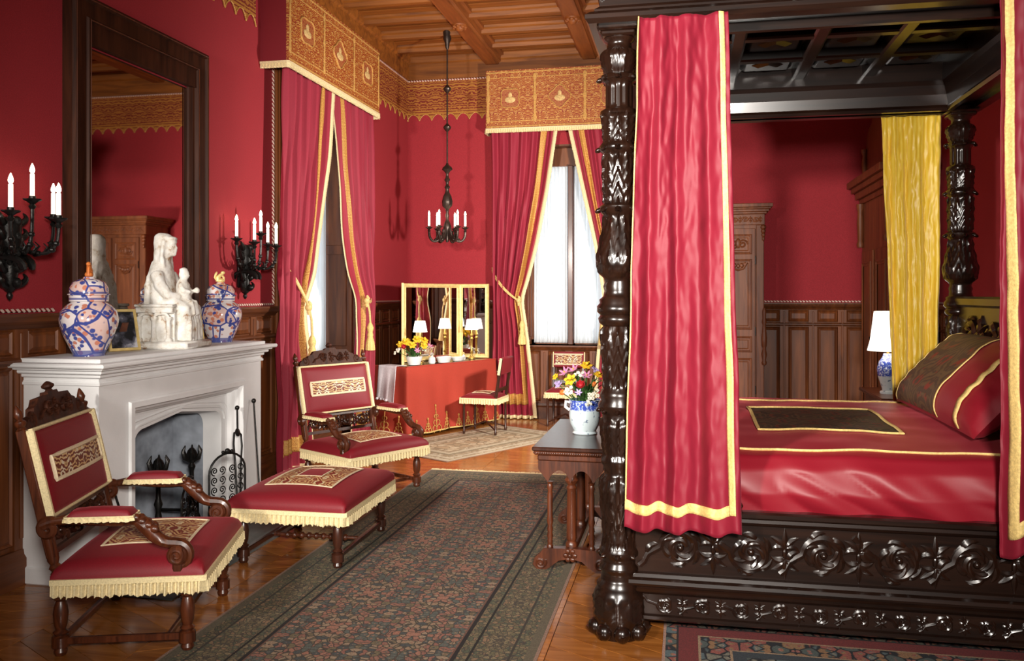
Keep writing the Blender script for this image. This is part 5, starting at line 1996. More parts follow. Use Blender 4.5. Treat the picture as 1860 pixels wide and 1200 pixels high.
bp = MB()
bp.grid(lambda s, t_: S(lerp(-0.58, 0.58, s), lerp(-0.60, 0.60, t_), 0.003), 20, 20)
bp.build('brocade_panel', M['brocade_seat'], seat, smooth=180)
MB().grid(lambda s, t_: S(lerp(-0.22, 0.22, s), lerp(-0.24, 0.24, t_), 0.0055), 10, 10).build('velvet_centre', M['velvet'], seat, smooth=180)
braid_loop(S, -0.58, 0.58, -0.60, 0.60, 0.006, 0.008, 'braid', M['white_braid'], seat)
braid_loop(S, -0.22, 0.22, -0.24, 0.24, 0.008, 0.005, 'inner_braid', M['white_braid'], seat)
fringe([(-0.378, -0.473), (0.378, -0.473), (0.378, 0.473), (-0.378, 0.473)], 0.350, 0.085, M['cream'], 'fringe', fs_, out=0.012, closed=True)

# ================================================================== WINDOW DRAPERY
def valance(label, loc, rot, w, d, h):
    """box pelmet: local x along the wall 0..w, front at y = -d, bottom at z = 0"""
    e = thing('window_valance', label, 'valance', loc, R(rot), 'tapestry window valances')
    MB().box(0, w, -d, -d + 0.02, 0.0, h).build('tapestry_front', M['valance'], e, smooth=0)
    MB().box(0.0, w, -d + 0.02, 0.0, h - 0.03, h).build('top_board', M['velvet'], e, smooth=0)
    for x in (0.0, w - 0.015):
        MB().box(x, x + 0.015, -d + 0.02, 0.0, 0.0, h - 0.03).build('velvet_return', M['velvet'], e, smooth=0)
    n = 3
    pw_ = w / n
    for k in range(n + 1):
        x = min(max(k * pw_, 0.03), w - 0.03)
        m_ = MB().box(x - 0.016, x + 0.016, -d - 0.008, -d, 0.09, h - 0.06, bev=0.004)
        for q in range(3):
            m_.ball((x, -d - 0.004, 0.14 + q * (h - 0.24) / 2), (0.026, 0.006, 0.05), 8, 6)
        m_.build('woven_column', M['frieze_gold'], e)
    for (z0, z1) in ((0.03, 0.045), (0.10, 0.112), (h - 0.105, h - 0.095), (h - 0.04, h - 0.022)):
        MB().box(0.005, w - 0.005, -d - 0.006, -d, z0, z1, bev=0.002).build('woven_line', M['frieze_gold'], e, smooth=0)
    for k in range(n):
        cx = (k + 0.5) * pw_
        cz_ = h * 0.52
        sx, sz = pw_ * 0.20, h * 0.17
        pts = []
        for q in range(24):
            a = 2 * PI * q / 24
            r = 1 + 0.13 * math.cos(4 * a) * (-1 if k % 2 == 0 else 1)
            pts.append((cx + sx * r * math.cos(a), -d - 0.006, cz_ + sz * r * math.sin(a)))
        c = MB().tube(pts, 0.010, 6, closed=True, flat=0.7).build('cartouche_border', M['frieze_gold'], e)
        f = MB()
        f.add([(p[0], -d - 0.004, p[2]) for p in pts], [tuple(range(24))])
        f.build('cartouche_field', M['cartouche'], c, smooth=0)
        f = MB().ball((cx, -d - 0.006, cz_ - sz * 0.15), (sx * 0.55, 0.008, sz * 0.32), 12, 6)
        f.ball((cx, -d - 0.006, cz_ + sz * 0.30), (sx * 0.20, 0.007, sz * 0.30), 8, 6)
        f.build('cartouche_emblem', M['gilt_pale'], c)
    fringe([(0.0, 0.0), (0.0, -d), (w, -d), (w, 0.0)], 0.018, 0.065, M['cream'], 'fringe', e, out=0.012)
    return e


M['frieze_gold'] = plain('woven_gold', (0.56, 0.30, 0.075), 0.7, 0.3, 60.0, 0.4, 160.0)
M['gilt_pale'] = plain('pale_woven_gold', (0.66, 0.45, 0.18), 0.7, 0.3, 50.0, 0.4, 160.0)
M['cartouche'] = brocade('cartouche_weave', (0.30, 0.05, 0.02), (0.45, 0.18, 0.05), 0.1, 0.1, 20.0)
valance('tapestry valance box over the window recess beside the fireplace wall', (LW, 7.02, 3.705), 90, 2.30, 0.27, 0.735)
valance('tapestry valance box over the window between dressing table and wardrobe', (-2.56, BW, 3.80), 0, 1.96, 0.24, 0.775)


def drape(label, prof, face, loc_axis, zt, ztie, seed, folds, mirror_fold=1, band=(0.80, 0.89), amp=0.036):
    """prof: list of (z, outer, inner) along the wall; loc_axis 'y' = left wall (depth +X), 'x' = back wall (depth -Y)"""
    e = thing('window_curtain', label, 'curtain', (0, 0, 0), 0, 'red window curtains tied back with gold cord')
    zs = [p[0] for p in prof][::-1]
    def edge(z, k):
        pts = sorted((p[0], p[k]) for p in prof)
        return pw(z, pts)
    # smooth the piecewise edges a little
    def sm(z, k):
        return (edge(z - 0.10, k) + edge(z - 0.05, k) + 2 * edge(z, k) + edge(z + 0.05, k) + edge(z + 0.10, k)) / 6
    def fn(s, t_):
        z = lerp(zt, 0.02, t_)
        o_, i_ = sm(z, 1), sm(z, 2)
        w = abs(i_ - o_)
        h = lerp(o_, i_, s)
        full = smoothstep(abs(z - ztie) / 0.35)
        a = amp * (0.55 + 0.45 * full) * min(1.3, 0.45 / max(w, 0.2) + 0.35)
        dp = a * math.sin(2 * PI * folds * (s + 0.02 * math.sin(3 * z + seed)) + seed) + a * 0.4 * math.sin(2 * PI * folds * 1.7 * s + seed * 2 + z)
        dp += 0.006 * nz3(h * 4, z * 2, seed)
        # bunched forward at the tie
        dp += 0.05 * (1 - full) * math.sin(PI * s)
        if loc_axis == 'y':
            return (face + dp, h, z)
        return (h, face - dp, z)
    nv = 110
    MB().grid(fn, 90, nv).build('cloth', M['curtain_red'], e, smooth=180, thick=0.005)
    off = lambda p, d: (p[0] + d, p[1], p[2]) if loc_axis == 'y' else (p[0], p[1] - d, p[2])
    MB().grid(lambda s, t_: off(fn(s, t_), 0.008), 12, nv, band[0], band[1], 0.0, 0.955).build('gold_band', M['gold_band'], e, smooth=180, thick=0.004)
    MB().grid(lambda s, t_: off(fn(s, t_), 0.008), 60, 6, 0.0, band[1], 0.918, 0.955).build('hem_band', M['gold_band'], e, smooth=180, thick=0.004)
    # fringe along the inner edge and the hem
    fr = MB()
    sgn = 1 if prof[0][2] > prof[0][1] else -1
    def fe(s, t_):
        p = fn(1.0, t_)
        wv = 0.050 * s + (0.004 * (int(t_ * 330) % 2)) * s
        q = off(p, 0.004 + 0.010 * s)
        return (q[0], q[1] + sgn * wv, q[2]) if loc_axis == 'y' else (q[0] + sgn * wv, q[1], q[2])
    fr.grid(fe, 2, 330)
    fr.build('edge_fringe', M['cream'], e, smooth=40, thick=0.008)
    hf = MB()
    hf.grid(lambda s, t_: (lambda p: (off(p, 0.010)[0], off(p, 0.010)[1], p[2] + 0.035 - 0.045 * t_))(fn(s, 1.0)), 160, 2)
    hf.build('hem_fringe', M['cream'], e, smooth=40, thick=0.008)
    return e, fn


def tieback(label, pts, knot, tass_z, depth_dir, n_rope=2, side=(0, 0, 0)):
    e = thing('curtain_tieback', label, 'tieback', (0, 0, 0), 0, 'gold cord tiebacks with tassels')
    K = Vector(knot)
    for k in range(n_rope):
        o = Vector((0, 0, 0.028 * (k - 0.5)))
        P = [Vector(p) + o for p in pts]
        full = bez(P[0], P[1], P[2], K, 16)
        MB().tube(full, 0.011, 7).build('cord', M['rope_gold'], e)
    kb_ = MB()
    kb_.ball(K, (0.034, 0.034, 0.038), 10, 7)
    kb_.tube([K + Vector((0.0, 0.0, 0.06)), K + Vector((0.01, 0.01, 0.03)), K, K + Vector((0, 0, -0.07))], [0.012, 0.022, 0.026, 0.012], 8)
    kb_.build('knot', M['rope_gold'], e)
    c2 = MB()
    D = Vector(depth_dir) * 0.02
    S_ = Vector(side)
    c2.tube([K + S_ * 0.2, K + D + S_ * 0.6 + Vector((0, 0, -0.12)), Vector((K.x, K.y, tass_z + 0.16)) + D + S_], 0.012, 7)
    c2.build('hanging_cord', M['rope_gold'], e)
    tb = Vector((K.x, K.y, tass_z)) + D + S_
    ts = MB()
    ts.lathe([(0.050, -0.15), (0.052, -0.14), (0.044, -0.06), (0.030, 0.0), (0.036, 0.02), (0.026, 0.05), (0.034, 0.075), (0.038, 0.10), (0.026, 0.135), (0.012, 0.16)], 22, M=Matrix.Translation(tb),
             fn=lambda t_, z, r: r * (1 + (0.07 * math.cos(11 * t_) if z < 0.0 else 0)))
    ts.build('tassel', M['gold'], e)
    return e


# left window (along Y), the cloth hangs about 0.2 m off the wall
drape('red curtain panel with gold band beside the iron sconce', [(3.75, 7.12, 8.12), (3.0, 7.10, 8.00), (2.3, 7.07, 7.82), (1.85, 7.05, 7.64), (1.52, 7.05, 7.46), (1.30, 7.04, 7.48), (0.9, 7.03, 7.58), (0.02, 7.02, 7.70)],
      LW + 0.17, 'y', 3.74, 1.52, 0.7, 6.2)
drape('red curtain panel with gold band hanging behind the armchair crest', [(3.75, 9.32, 8.26), (3.0, 9.34, 8.36), (2.3, 9.36, 8.52), (1.85, 9.37, 8.72), (1.58, 9.38, 8.90), (1.30, 9.37, 8.86), (0.9, 9.36, 8.80), (0.02, 9.36, 8.74)],
      LW + 0.17, 'y', 3.74, 1.55, 2.1, 6.2)
tieback('gold cord tieback strung across the curtain beside the iron sconce', [(LW + 0.03, 7.30, 1.97), (LW + 0.20, 7.16, 1.90), (LW + 0.27, 7.30, 1.70)], (LW + 0.27, 7.44, 1.52), 1.10, (1, 0, 0), side=(0, 0.03, 0))
tieback('gold cord tieback and tassel on the curtain behind the armchair crest', [(LW + 0.03, 9.45, 1.85), (LW + 0.16, 9.42, 1.60), (LW + 0.25, 9.15, 1.52)], (LW + 0.27, 8.93, 1.57), 1.17, (1, 0, 0), side=(0, 0.05, 0))
# back window (along X)
drape('red curtain panel with gold band beside the gilt dressing mirror', [(3.82, -2.50, -1.66), (3.0, -2.49, -1.78), (2.3, -2.48, -1.92), (1.85, -2.48, -2.03), (1.56, -2.48, -2.12), (1.30, -2.48, -2.07), (0.9, -2.48, -2.02), (0.02, -2.49, -1.94)],
      BW - 0.16, 'x', 3.83, 1.56, 1.1, 6.2)
drape('red curtain panel with gold band between the window and the carved bedpost', [(3.82, -0.66, -1.44), (3.0, -0.66, -1.26), (2.3, -0.66, -1.10), (1.85, -0.67, -1.02), (1.56, -0.67, -0.98), (1.30, -0.67, -1.02), (0.9, -0.67, -1.06), (0.02, -0.66, -1.12)],
      BW - 0.16, 'x', 3.83, 1.56, 3.1, 6.2)
tieback('gold cord tieback and tassel on the curtain beside the gilt mirror', [(-2.52, BW - 0.03, 1.98), (-2.46, BW - 0.22, 1.86), (-2.30, BW - 0.25, 1.66)], (-2.12, BW - 0.25, 1.56), 1.14, (0, -1, 0), side=(0.05, 0, 0))
tieback('gold cord tieback and tassel on the curtain behind the bedpost', [(-0.66, BW - 0.03, 1.98), (-0.68, BW - 0.22, 1.86), (-0.82, BW - 0.25, 1.66)], (-0.99, BW - 0.25, 1.56), 1.14, (0, -1, 0), side=(-0.03, 0, 0))

# ================================================================== DRESSING TABLE IN THE CORNER
VA = R(-27.2)
vt = thing('dressing_table', 'corner dressing table with a dark top under a floor-length red cloth', 'table', (-3.00, 10.15, 0), VA)
VD, VW, VH = 0.275, 0.79, 0.81
MB().box(-VD, VD, -VW, VW, VH - 0.03, VH - 0.006, bev=0.006).build('tabletop', M['dark_leg'], vt, smooth=0)
for x in (-VD + 0.06, VD - 0.06):
    for y in (-VW + 0.07, VW - 0.07):
        MB().lathe([(0.022, 0), (0.03, 0.05), (0.022, 0.1), (0.028, 0.6), (0.03, VH - 0.03)], 10, M=T(x, y, 0)).build('leg', M['dark_leg'], vt)
tc = thing('table_cloth', 'terracotta red table cloth with gold embroidered hem on the dressing table', 'tablecloth', (-3.00, 10.15, 0), VA)


def cloth_pt(s, t_):
    """s runs round three sides: back-left corner, front-left, front-right, back-right; t from the top edge to the hem"""
    L0, L1, L2 = 2 * VD, 2 * VW, 2 * VD
    tot = L0 + L1 + L2
    q = s * tot
    fl_ = 0.008 + 0.05 * t_
    wob = t_ * (0.022 * math.sin(q * 9.0) + 0.010 * math.sin(q * 23.0 + 1))
    o = fl_ + wob
    rr = 0.03
    if q < L0:
        x, y, nx_, ny_ = -VD + q, -VW, 0.0, -1.0
    elif q < L0 + L1:
        x, y, nx_, ny_ = VD, -VW + (q - L0), 1.0, 0.0
    else:
        x, y, nx_, ny_ = VD - (q - L0 - L1), VW, 0.0, 1.0
    for c in (L0, L0 + L1):                      # blend the normal round the corners
        dd = (q - c) / 0.09
        if abs(dd) < 1:
            f = (dd + 1) / 2
            a = lerp(-PI / 2, 0, f) if c == L0 else lerp(0, PI / 2, f)
            nx_, ny_ = math.cos(a), math.sin(a)
    return (x + nx_ * o, y + ny_ * o, lerp(VH - 0.002, 0.03, t_))


MB().grid(cloth_pt, 150, 24).build('skirt', M['cloth_red'], tc, smooth=180, thick=0.004)
MB().box(VD - 0.01, VD + 0.012, -VW - 0.01, VW + 0.01, VH - 0.008, VH + 0.003, bev=0.003).build('top_edge', M['cloth_red'], tc, smooth=0)
L0, L1 = 2 * VD, 2 * VW
TOT = 2 * L0 + L1


def on_skirt(q, z, off=0.012):
    t_ = (VH - 0.002 - z) / (VH - 0.032)
    p = cloth_pt(q / TOT, t_)
    nx_, ny_ = (1, 0) if L0 <= q <= L0 + L1 else (0, -1 if q < L0 else 1)
    return (p[0] + nx_ * off, p[1] + ny_ * off, p[2])


em = MB()
MB().tube([on_skirt(TOT * i / 80, 0.035, 0.006) for i in range(81)], 0.009, 6).build('gold_hem', M['gold'], tc)
hts = [0.15, 0.11, 0.27, 0.15, 0.11, 0.15]
q = 0.10
k = 0
while q < TOT - 0.08:
    h_ = [0.13, 0.27, 0.17, 0.12][k % 4]
    m_ = MB()
    m_.tube([on_skirt(q, lerp(0.05, 0.05 + h_, i / 6)) for i in range(7)], 0.006, 5)
    for lv in range(3):
        zb = 0.06 + h_ * 0.27 * lv
        wd = h_ * (0.36 - 0.10 * lv)
        for s in (-1, 1):
            pts = []
            for i in range(9):
                a = i / 8 * PI * 1.4
                pts.append(on_skirt(q + s * (wd * 0.5 * (1 - math.cos(a)) * 0.9), zb + wd * 0.42 * math.sin(a)))
            m_.tube(pts, 0.0055, 5)
    m_.ball(on_skirt(q, 0.06 + h_), (0.012, 0.012, 0.018), 6, 5)
    m_.build('gold_embroidery', M['gold_stitch'] if 'gold_stitch' in M else M['frieze_gold'], tc)
    q += 0.155 if k % 4 in (0, 3) else 0.20
    k += 1
# lace runner over the end of the table
def lace(s, t_):
    w = lerp(-0.17, 0.13, s)
    zz_ = t_ * 0.34
    if t_ < 0.25:
        return (w, -VW + 0.14 - t_ / 0.25 * 0.16, VH + 0.001)
    u = (t_ - 0.25) / 0.75
    sc_ = 0.02 * abs(math.sin(s * PI * 5)) * u + 0.05 * u * s
    return (w, -VW - 0.028 - 0.035 * u - 0.012 * math.sin(s * 14) * u, VH - 0.36 * u - sc_)


rl = thing('lace_runner', 'white lace runner hanging over the end of the dressing table', 'lace runner', (-3.00, 10.15, 0), VA)
MB().grid(lace, 24, 24).build('lace_cloth', M['lace'], rl, smooth=180, thick=0.003)
le = MB()
for i in range(6):
    s = (i + 0.5) / 6
    p = lace(s, 1.0)
    le.lathe([(0.0, -0.02), (0.018, -0.01), (0.02, 0.0), (0.012, 0.012)], 8, M=T(*p))
le.build('scalloped_edge', M['lace'], rl)['kind'] = 'stuff'


def vloc(lx, ly, z=0.0):
    c, s = math.cos(VA), math.sin(VA)
    return (-3.00 + lx * c - ly * s, 10.15 + lx * s + ly * c, z)


# three-leaf mirror
mt = thing('triptych_mirror', 'three-leaf gilt framed mirror standing on the dressing table', 'mirror', vloc(-VD + 0.05, 0.28, VH + 0.001), VA + R(90))
# local x runs along the table, -Y faces the room
def leaf(x0, w, ang, name):
    h_ = 0.965
    Mx = T(x0, 0, 0) @ RZ(ang)
    mb = MB()
    ring_frame(mb, w, h_, [(0, -0.012), (0, 0.012), (0.006, 0.02), (0.03, 0.016), (0.045, 0.02), (0.052, 0.006)], Mx)
    mb.add([(0, 0.012, 0), (w, 0.012, 0), (w, 0.012, h_), (0, 0.012, h_)], [(0, 3, 2, 1)], Mx)
    o = mb.build(name, M['gilt'], mt, smooth=0)
    MB().add([(0.05, -0.008, 0.05), (w - 0.05, -0.008, 0.05), (w - 0.05, -0.008, h_ - 0.05), (0.05, -0.008, h_ - 0.05)], [(0, 1, 2, 3)], Mx).build('looking_glass', M['mirror'], o, smooth=0)


leaf(-0.66, 1.03, 0, 'centre_leaf')
leaf(0.372, 0.40, -62, 'side_leaf')
Mx_l = T(-0.662, 0, 0)
mb = MB()
lw = 0.40
Mx = T(-0.665, 0, 0) @ RZ(47) @ T(-lw, 0, 0)
ring_frame(mb, lw, 0.965, [(0, -0.012), (0, 0.012), (0.006, 0.02), (0.03, 0.016), (0.045, 0.02), (0.052, 0.006)], Mx)
mb.add([(0, 0.012, 0), (lw, 0.012, 0), (lw, 0.012, 0.965), (0, 0.012, 0.965)], [(0, 3, 2, 1)], Mx)
o = mb.build('side_leaf', M['gilt'], mt, smooth=0)
MB().add([(0.05, -0.008, 0.05), (lw - 0.05, -0.008, 0.05), (lw - 0.05, -0.008, 0.915), (0.05, -0.008, 0.915)], [(0, 1, 2, 3)], Mx).build('looking_glass', M['mirror'], o, smooth=0)


def table_lamp(label, loc):
    e = thing('candlestick_lamp', label, 'lamp', loc, 0, 'small lamps on the dressing table')
    MB().lathe([(0.05, 0), (0.05, 0.012), (0.02, 0.03), (0.012, 0.06), (0.024, 0.08), (0.014, 0.10), (0.016, 0.24), (0.026, 0.26), (0.012, 0.28), (0.024, 0.30), (0.010, 0.33), (0.008, 0.40)], 16).build('stem', M['brass'], e)
    MB().lathe([(0.088, 0.375), (0.062, 0.51), (0.060, 0.51), (0.086, 0.375)], 24).build('shade', M['shade'], e, smooth=60)
    return e


table_lamp('small brass lamp with a white shade behind the daffodil bowl', vloc(0.0, -0.30, VH))
table_lamp('small brass lamp with a white shade before the narrow mirror leaf', vloc(0.02, 0.62, VH))

# small things on the dressing table
def bowl(name, label, cat, loc, w, d, h_, mat, rz=0.0):
    o = MB()
    o.lathe([(0.7, 0), (0.72, 0.08), (0.9, 0.6), (1.0, 1.0), (0.94, 1.0), (0.84, 0.6), (0.6, 0.2), (0, 0.2)], 24, M=SC(w, d, h_))
    r = o.build(name, mat)
    r.location = loc
    r.rotation_euler = (0, 0, rz)
    return tag(r, label, cat)


bowl('flower_bowl', 'white china flower bowl holding daffodils on the dressing table', 'bowl', vloc(0.12, -0.52, VH), 0.09, 0.11, 0.10, M['white'], VA)
bowl('china_dish', 'low white china dish beside the daffodil bowl', 'dish', vloc(0.16, -0.05, VH), 0.075, 0.12, 0.07, M['white'], VA)
bx_ = thing('china_box', 'small round white lidded china box next to the bowl of daffodils', 'box', vloc(0.17, -0.27, VH))
MB().lathe([(0.035, 0), (0.045, 0.02), (0.04, 0.05)], 14).build('base', M['white'], bx_)
MB().lathe([(0.043, 0.05), (0.036, 0.075), (0.01, 0.085), (0.012, 0.095), (0, 0.10)], 14).build('lid', M['white'], bx_)
bx_ = thing('lacquer_box', 'little red lacquer casket on the dressing table', 'box', vloc(0.02, 0.05, VH), VA)
MB().box(-0.05, 0.05, -0.09, 0.09, 0, 0.055, bev=0.006).build('base', M['red_china'], bx_)
MB().box(-0.052, 0.052, -0.092, 0.092, 0.055, 0.075, bev=0.008).build('lid', M['red_china'], bx_)
bowl('trinket_dish', 'pale oval trinket dish near the narrow mirror leaf', 'dish', vloc(0.10, 0.27, VH), 0.06, 0.12, 0.045, M['white'], VA)
bx_ = thing('scent_bottle', 'small clear-white scent bottle with a round stopper on the dressing table', 'bottle', vloc(0.06, 0.42, VH))
MB().lathe([(0.022, 0), (0.028, 0.02), (0.022, 0.05), (0.008, 0.06), (0.008, 0.07)], 12).build('flask', M['white'], bx_)
MB().ball((0, 0, 0.083), 0.014, 8, 6).build('stopper', M['gilt'], bx_)


# ---- side chairs
def side_chair(label, loc, rz):
    e = thing('side_chair', label, 'chair', loc, rz, 'small upholstered side chairs')
    W2, X0, X1 = 0.19, -0.19, 0.20
    for x in (X0, X1):
        for s in (-1, 1):
            MB().lathe([(0.014, 0), (0.018, 0.03), (0.012, 0.045), (0.016, 0.20), (0.014, 0.36), (0.02, 0.38), (0.02, 0.41)], 10, M=T(x, s * W2, 0)).build('leg', M['dark_leg'], e)
    for s in (-1, 1):
        MB().tube([(X0, s * W2, 0.05), (0.0, s * 0.0, 0.13), (X1, -s * W2, 0.05)], 0.009, 7).build('crossed_stretcher', M['dark_leg'], e)
    c = MB()
    S = cushion(c, X0 - 0.02, X1 + 0.04, -W2 - 0.03, W2 + 0.03, 0.39, 0.445, 0.035, 0.025, 18)
    seat = c.build('seat_cushion', M['velvet'], e, smooth=180)
    MB().grid(lambda s, t_: S(lerp(-0.5, 0.5, s), lerp(-0.5, 0.5, t_), 0.004), 10, 10).build('brocade_panel', M['brocade_seat'], seat, smooth=180)
    braid_loop(S, -0.5, 0.5, -0.5, 0.5, 0.006, 0.007, 'braid', M['white_braid'], seat)
    fringe([(X0 - 0.02, -W2 - 0.03), (X1 + 0.042, -W2 - 0.03), (X1 + 0.042, W2 + 0.03), (X0 - 0.02, W2 + 0.03)], 0.425, 0.075, M['cream'], 'fringe', e, out=0.010, closed=True)
    Bk = T(X0, 0, 0.40) @ RY(-9)
    for s in (-1, 1):
        MB().box(-0.016, 0.016, s * W2 - 0.016, s * W2 + 0.016, 0.0, 0.50, M=Bk, bev=0.004).build('back_post', M['dark_leg'], e, smooth=0)
    MB().box(-0.012, 0.012, -W2, W2, 0.10, 0.14, M=Bk).build('back_rail', M['dark_leg'], e, smooth=0)
    b = MB().box(-0.018, 0.028, -W2 - 0.012, W2 + 0.012, 0.30, 0.505, M=Bk, bev=0.014).build('back_cushion', M['velvet'], e)
    MB().box(0.0285, 0.031, -W2 + 0.02, W2 - 0.02, 0.345, 0.46, M=Bk).build('brocade_panel', M['brocade_chair'], b, smooth=0)
    for z in (0.332, 0.463):
        MB().box(0.029, 0.036, -W2, W2, z, z + 0.014, M=Bk, bev=0.003).build('braid', M['white_braid'], b, smooth=0)
    for s in (-1, 1):
        MB().box(-0.01, 0.022, s * (W2 + 0.012) - 0.006, s * (W2 + 0.012) + 0.008, 0.30, 0.50, M=Bk, bev=0.003).build('edge_braid', M['cream'], b, smooth=0)
    return e


side_chair('small red upholstered chair drawn up to the dressing table', (-2.32, 9.86, 0.006), R(174))
side_chair('small red upholstered chair standing under the window', (-1.47, 10.66, 0.0), R(-92))

# ================================================================== WARDROBES
ar = thing('wardrobe', 'tall carved wardrobe with panelled doors and turned columns against the back wall', 'wardrobe', (0.415, 10.56, 0))
AW, AD, AH = 0.515, 0.49, 2.72      # half width, depth, height
MB().box(-AW, AW, 0.0, AD, 0.08, 2.50).build('body', M['armoire'], ar, smooth=0)
MB().box(-AW - 0.03, AW + 0.03, -0.04, AD, 0.0, 0.14, bev=0.012).build('plinth', M['armoire'], ar, smooth=0)
MB().box(-AW - 0.01, AW + 0.01, -0.03, AD, 2.47, 2.60, bev=0.006).build('frieze_board', M['armoire'], ar, smooth=0)
s1 = scrollwork(2 * AW - 0.06, 0.09, 8, 1.4, 1, 5)
MB().add(s1.v, s1.f, T(-AW + 0.03, -0.032, 2.49)).build('frieze_carving', M['armoire'], ar)
cn_ = MB()
for z0, z1, d in ((2.60, 2.625, 0.03), (2.625, 2.655, 0.055), (2.655, 2.675, 0.075), (2.675, 2.72, 0.095)):
    cn_.box(-AW - d, AW + d, -0.03 - d, AD, z0, z1, bev=0.005)
cn_.build('cornice', M['armoire'], ar, smooth=0)
for s in (-1, 1):
    x = s * (AW - 0.045)
    MB().box(x - 0.045, x + 0.045, -0.025, 0.0, 0.14, 2.47, bev=0.006).build('pilaster', M['armoire'], ar, smooth=0)
    MB().lathe([(0.022, 0.80), (0.032, 0.83), (0.02, 0.86), (0.034, 0.93), (0.018, 1.0), (0.03, 1.03), (0.034, 1.12), (0.024, 1.22), (0.018, 1.28), (0.030, 1.31), (0.020, 1.35), (0.024, 1.44), (0.012, 1.48)], 14, M=T(s * AW, -0.045, 0)).build('turned_column', M['armoire'], ar)
    br = MB()
    for q in range(4):
        br.ball((s * (AW - 0.01), -0.05, 2.44 - 0.045 * q), (0.035 - 0.006 * q, 0.03 - 0.005 * q, 0.03), 8, 6)
    br.build('bracket_carving', M['armoire'], ar)
    d0, d1 = (0.015, AW - 0.10) if s > 0 else (-AW + 0.10, -0.015)
    dr = MB().box(d0, d1, -0.03, 0.0, 0.18, 2.43, bev=0.006).build('door', M['armoire'], ar, smooth=0)
    w_ = d1 - d0
    for z0, z1 in ((0.26, 0.88), (0.95, 1.14), (1.22, 2.06), (2.12, 2.36)):
        mb = MB()
        ring_frame(mb, w_ - 0.08, z1 - z0, [(0, 0.0), (0, 0.010), (0.008, 0.016), (0.020, 0.012), (0.028, -0.006), (0.05, 0.006)], T(d0 + 0.04, -0.03, z0))
        mb.add([(d0 + 0.09, -0.036, z0 + 0.05), (d1 - 0.09, -0.036, z0 + 0.05), (d1 - 0.09, -0.036, z1 - 0.05), (d0 + 0.09, -0.036, z1 - 0.05)], [(0, 1, 2, 3)])
        mb.build('door_panel', M['armoire'], dr, smooth=0)
    cv = MB()
    cxd = (d0 + d1) / 2
    for sg in (-1, 1):
        cv.tube([(cxd + sg * (0.05 + p[0]), -0.045, 2.24 + p[1]) for p in spiral(0, 0, 0.06, 0.012, 0, 1.5, 24, sg)], 0.012, 6)
    cv.ball((cxd, -0.04, 2.25), (0.035, 0.02, 0.06), 10, 7)
    cv.build('door_carving', M['armoire'], dr)
    cv = MB()
    cv.tube([(cxd - 0.10, -0.045, 2.02), (cxd - 0.06, -0.05, 1.95), (cxd, -0.05, 1.93), (cxd + 0.06, -0.05, 1.95), (cxd + 0.10, -0.045, 2.02)], 0.014, 7)
    for q in range(5):
        cv.ball((cxd - 0.08 + 0.04 * q, -0.045, 2.00 - 0.02 * math.sin(q * PI / 4)), (0.022, 0.016, 0.028), 7, 5)
    cv.build('garland_carving', M['armoire'], dr)
    for zh in (0.5, 1.2, 2.05):
        MB().box((d1 if s > 0 else d0) - 0.006, (d1 if s > 0 else d0) + 0.006, -0.042, -0.028, zh - 0.05, zh + 0.05, bev=0.003).build('hinge', M['iron'], dr, smooth=0)

cb = thing('tall_cabinet', 'tall carved cabinet with overhanging cornice behind the yellow silk curtain', 'cabinet', (2.10, 10.15, 0), R(0))
# the front faces -X; local y along the wall
CW2 = 0.74
MB().box(0.0, 0.40, -CW2, CW2, 0.08, 2.78).build('body', M['armoire'], cb, smooth=0)
MB().box(-0.03, 0.40, -CW2 - 0.03, CW2 + 0.03, 0.0, 0.14, bev=0.01).build('plinth', M['armoire'], cb, smooth=0)
cn_ = MB()
for z0, z1, d in ((2.72, 2.78, 0.03), (2.78, 2.86, 0.07), (2.86, 2.92, 0.11), (2.92, 3.0, 0.15)):
    cn_.box(-d, 0.40, -CW2 - d, CW2 + d, z0, z1, bev=0.008)
cn_.build('cornice', M['armoire'], cb, smooth=0)
up = MB()
half = [(0.0, 3.78), (0.16, 3.78), (0.26, 3.72), (0.30, 3.62), (0.46, 3.58), (0.58, 3.50), (0.62, 3.38), (0.62, 3.0)]
up.prism([(-a, b) for a, b in half[::-1]] + half[1:], 0.02, 0.16, 'x')
up.build('pediment', M['armoire'], cb, smooth=0, fix=True)
for s in (-1, 1):
    MB().lathe([(0.03, 3.0), (0.045, 3.03), (0.025, 3.06), (0.035, 3.2), (0.022, 3.28), (0.04, 3.32), (0.04, 3.36)], 12, M=T(0.0, s * 0.60, 0)).build('pediment_column', M['armoire'], cb)
    MB().lathe([(0.035, 2.2), (0.045, 2.24), (0.03, 2.28), (0.04, 2.5), (0.03, 2.62), (0.045, 2.68), (0.045, 2.72)], 12, M=T(-0.03, s * (CW2 - 0.05), 0)).build('corner_column', M['armoire'], cb)
    MB().box(-0.02, 0.0, s * CW2 * 0.5 - 0.30, s * CW2 * 0.5 + 0.30, 0.2, 2.15, bev=0.008).build('door', M['armoire'], cb, smooth=0)
    mb = MB()
    ring_frame(mb, 0.44, 1.7, [(0, 0.0), (0.0, 0.012), (0.015, 0.018), (0.03, 0.004), (0.05, 0.01)], T(-0.02, s * CW2 * 0.5 + 0.22, 0.32) @ RZ(-90))
    mb.build('door_moulding', M['armoire'], cb, smooth=0)
    MB().ball((-0.04, s * 0.06, 1.15), 0.022, 10, 7).build('knob', M['iron'], cb)

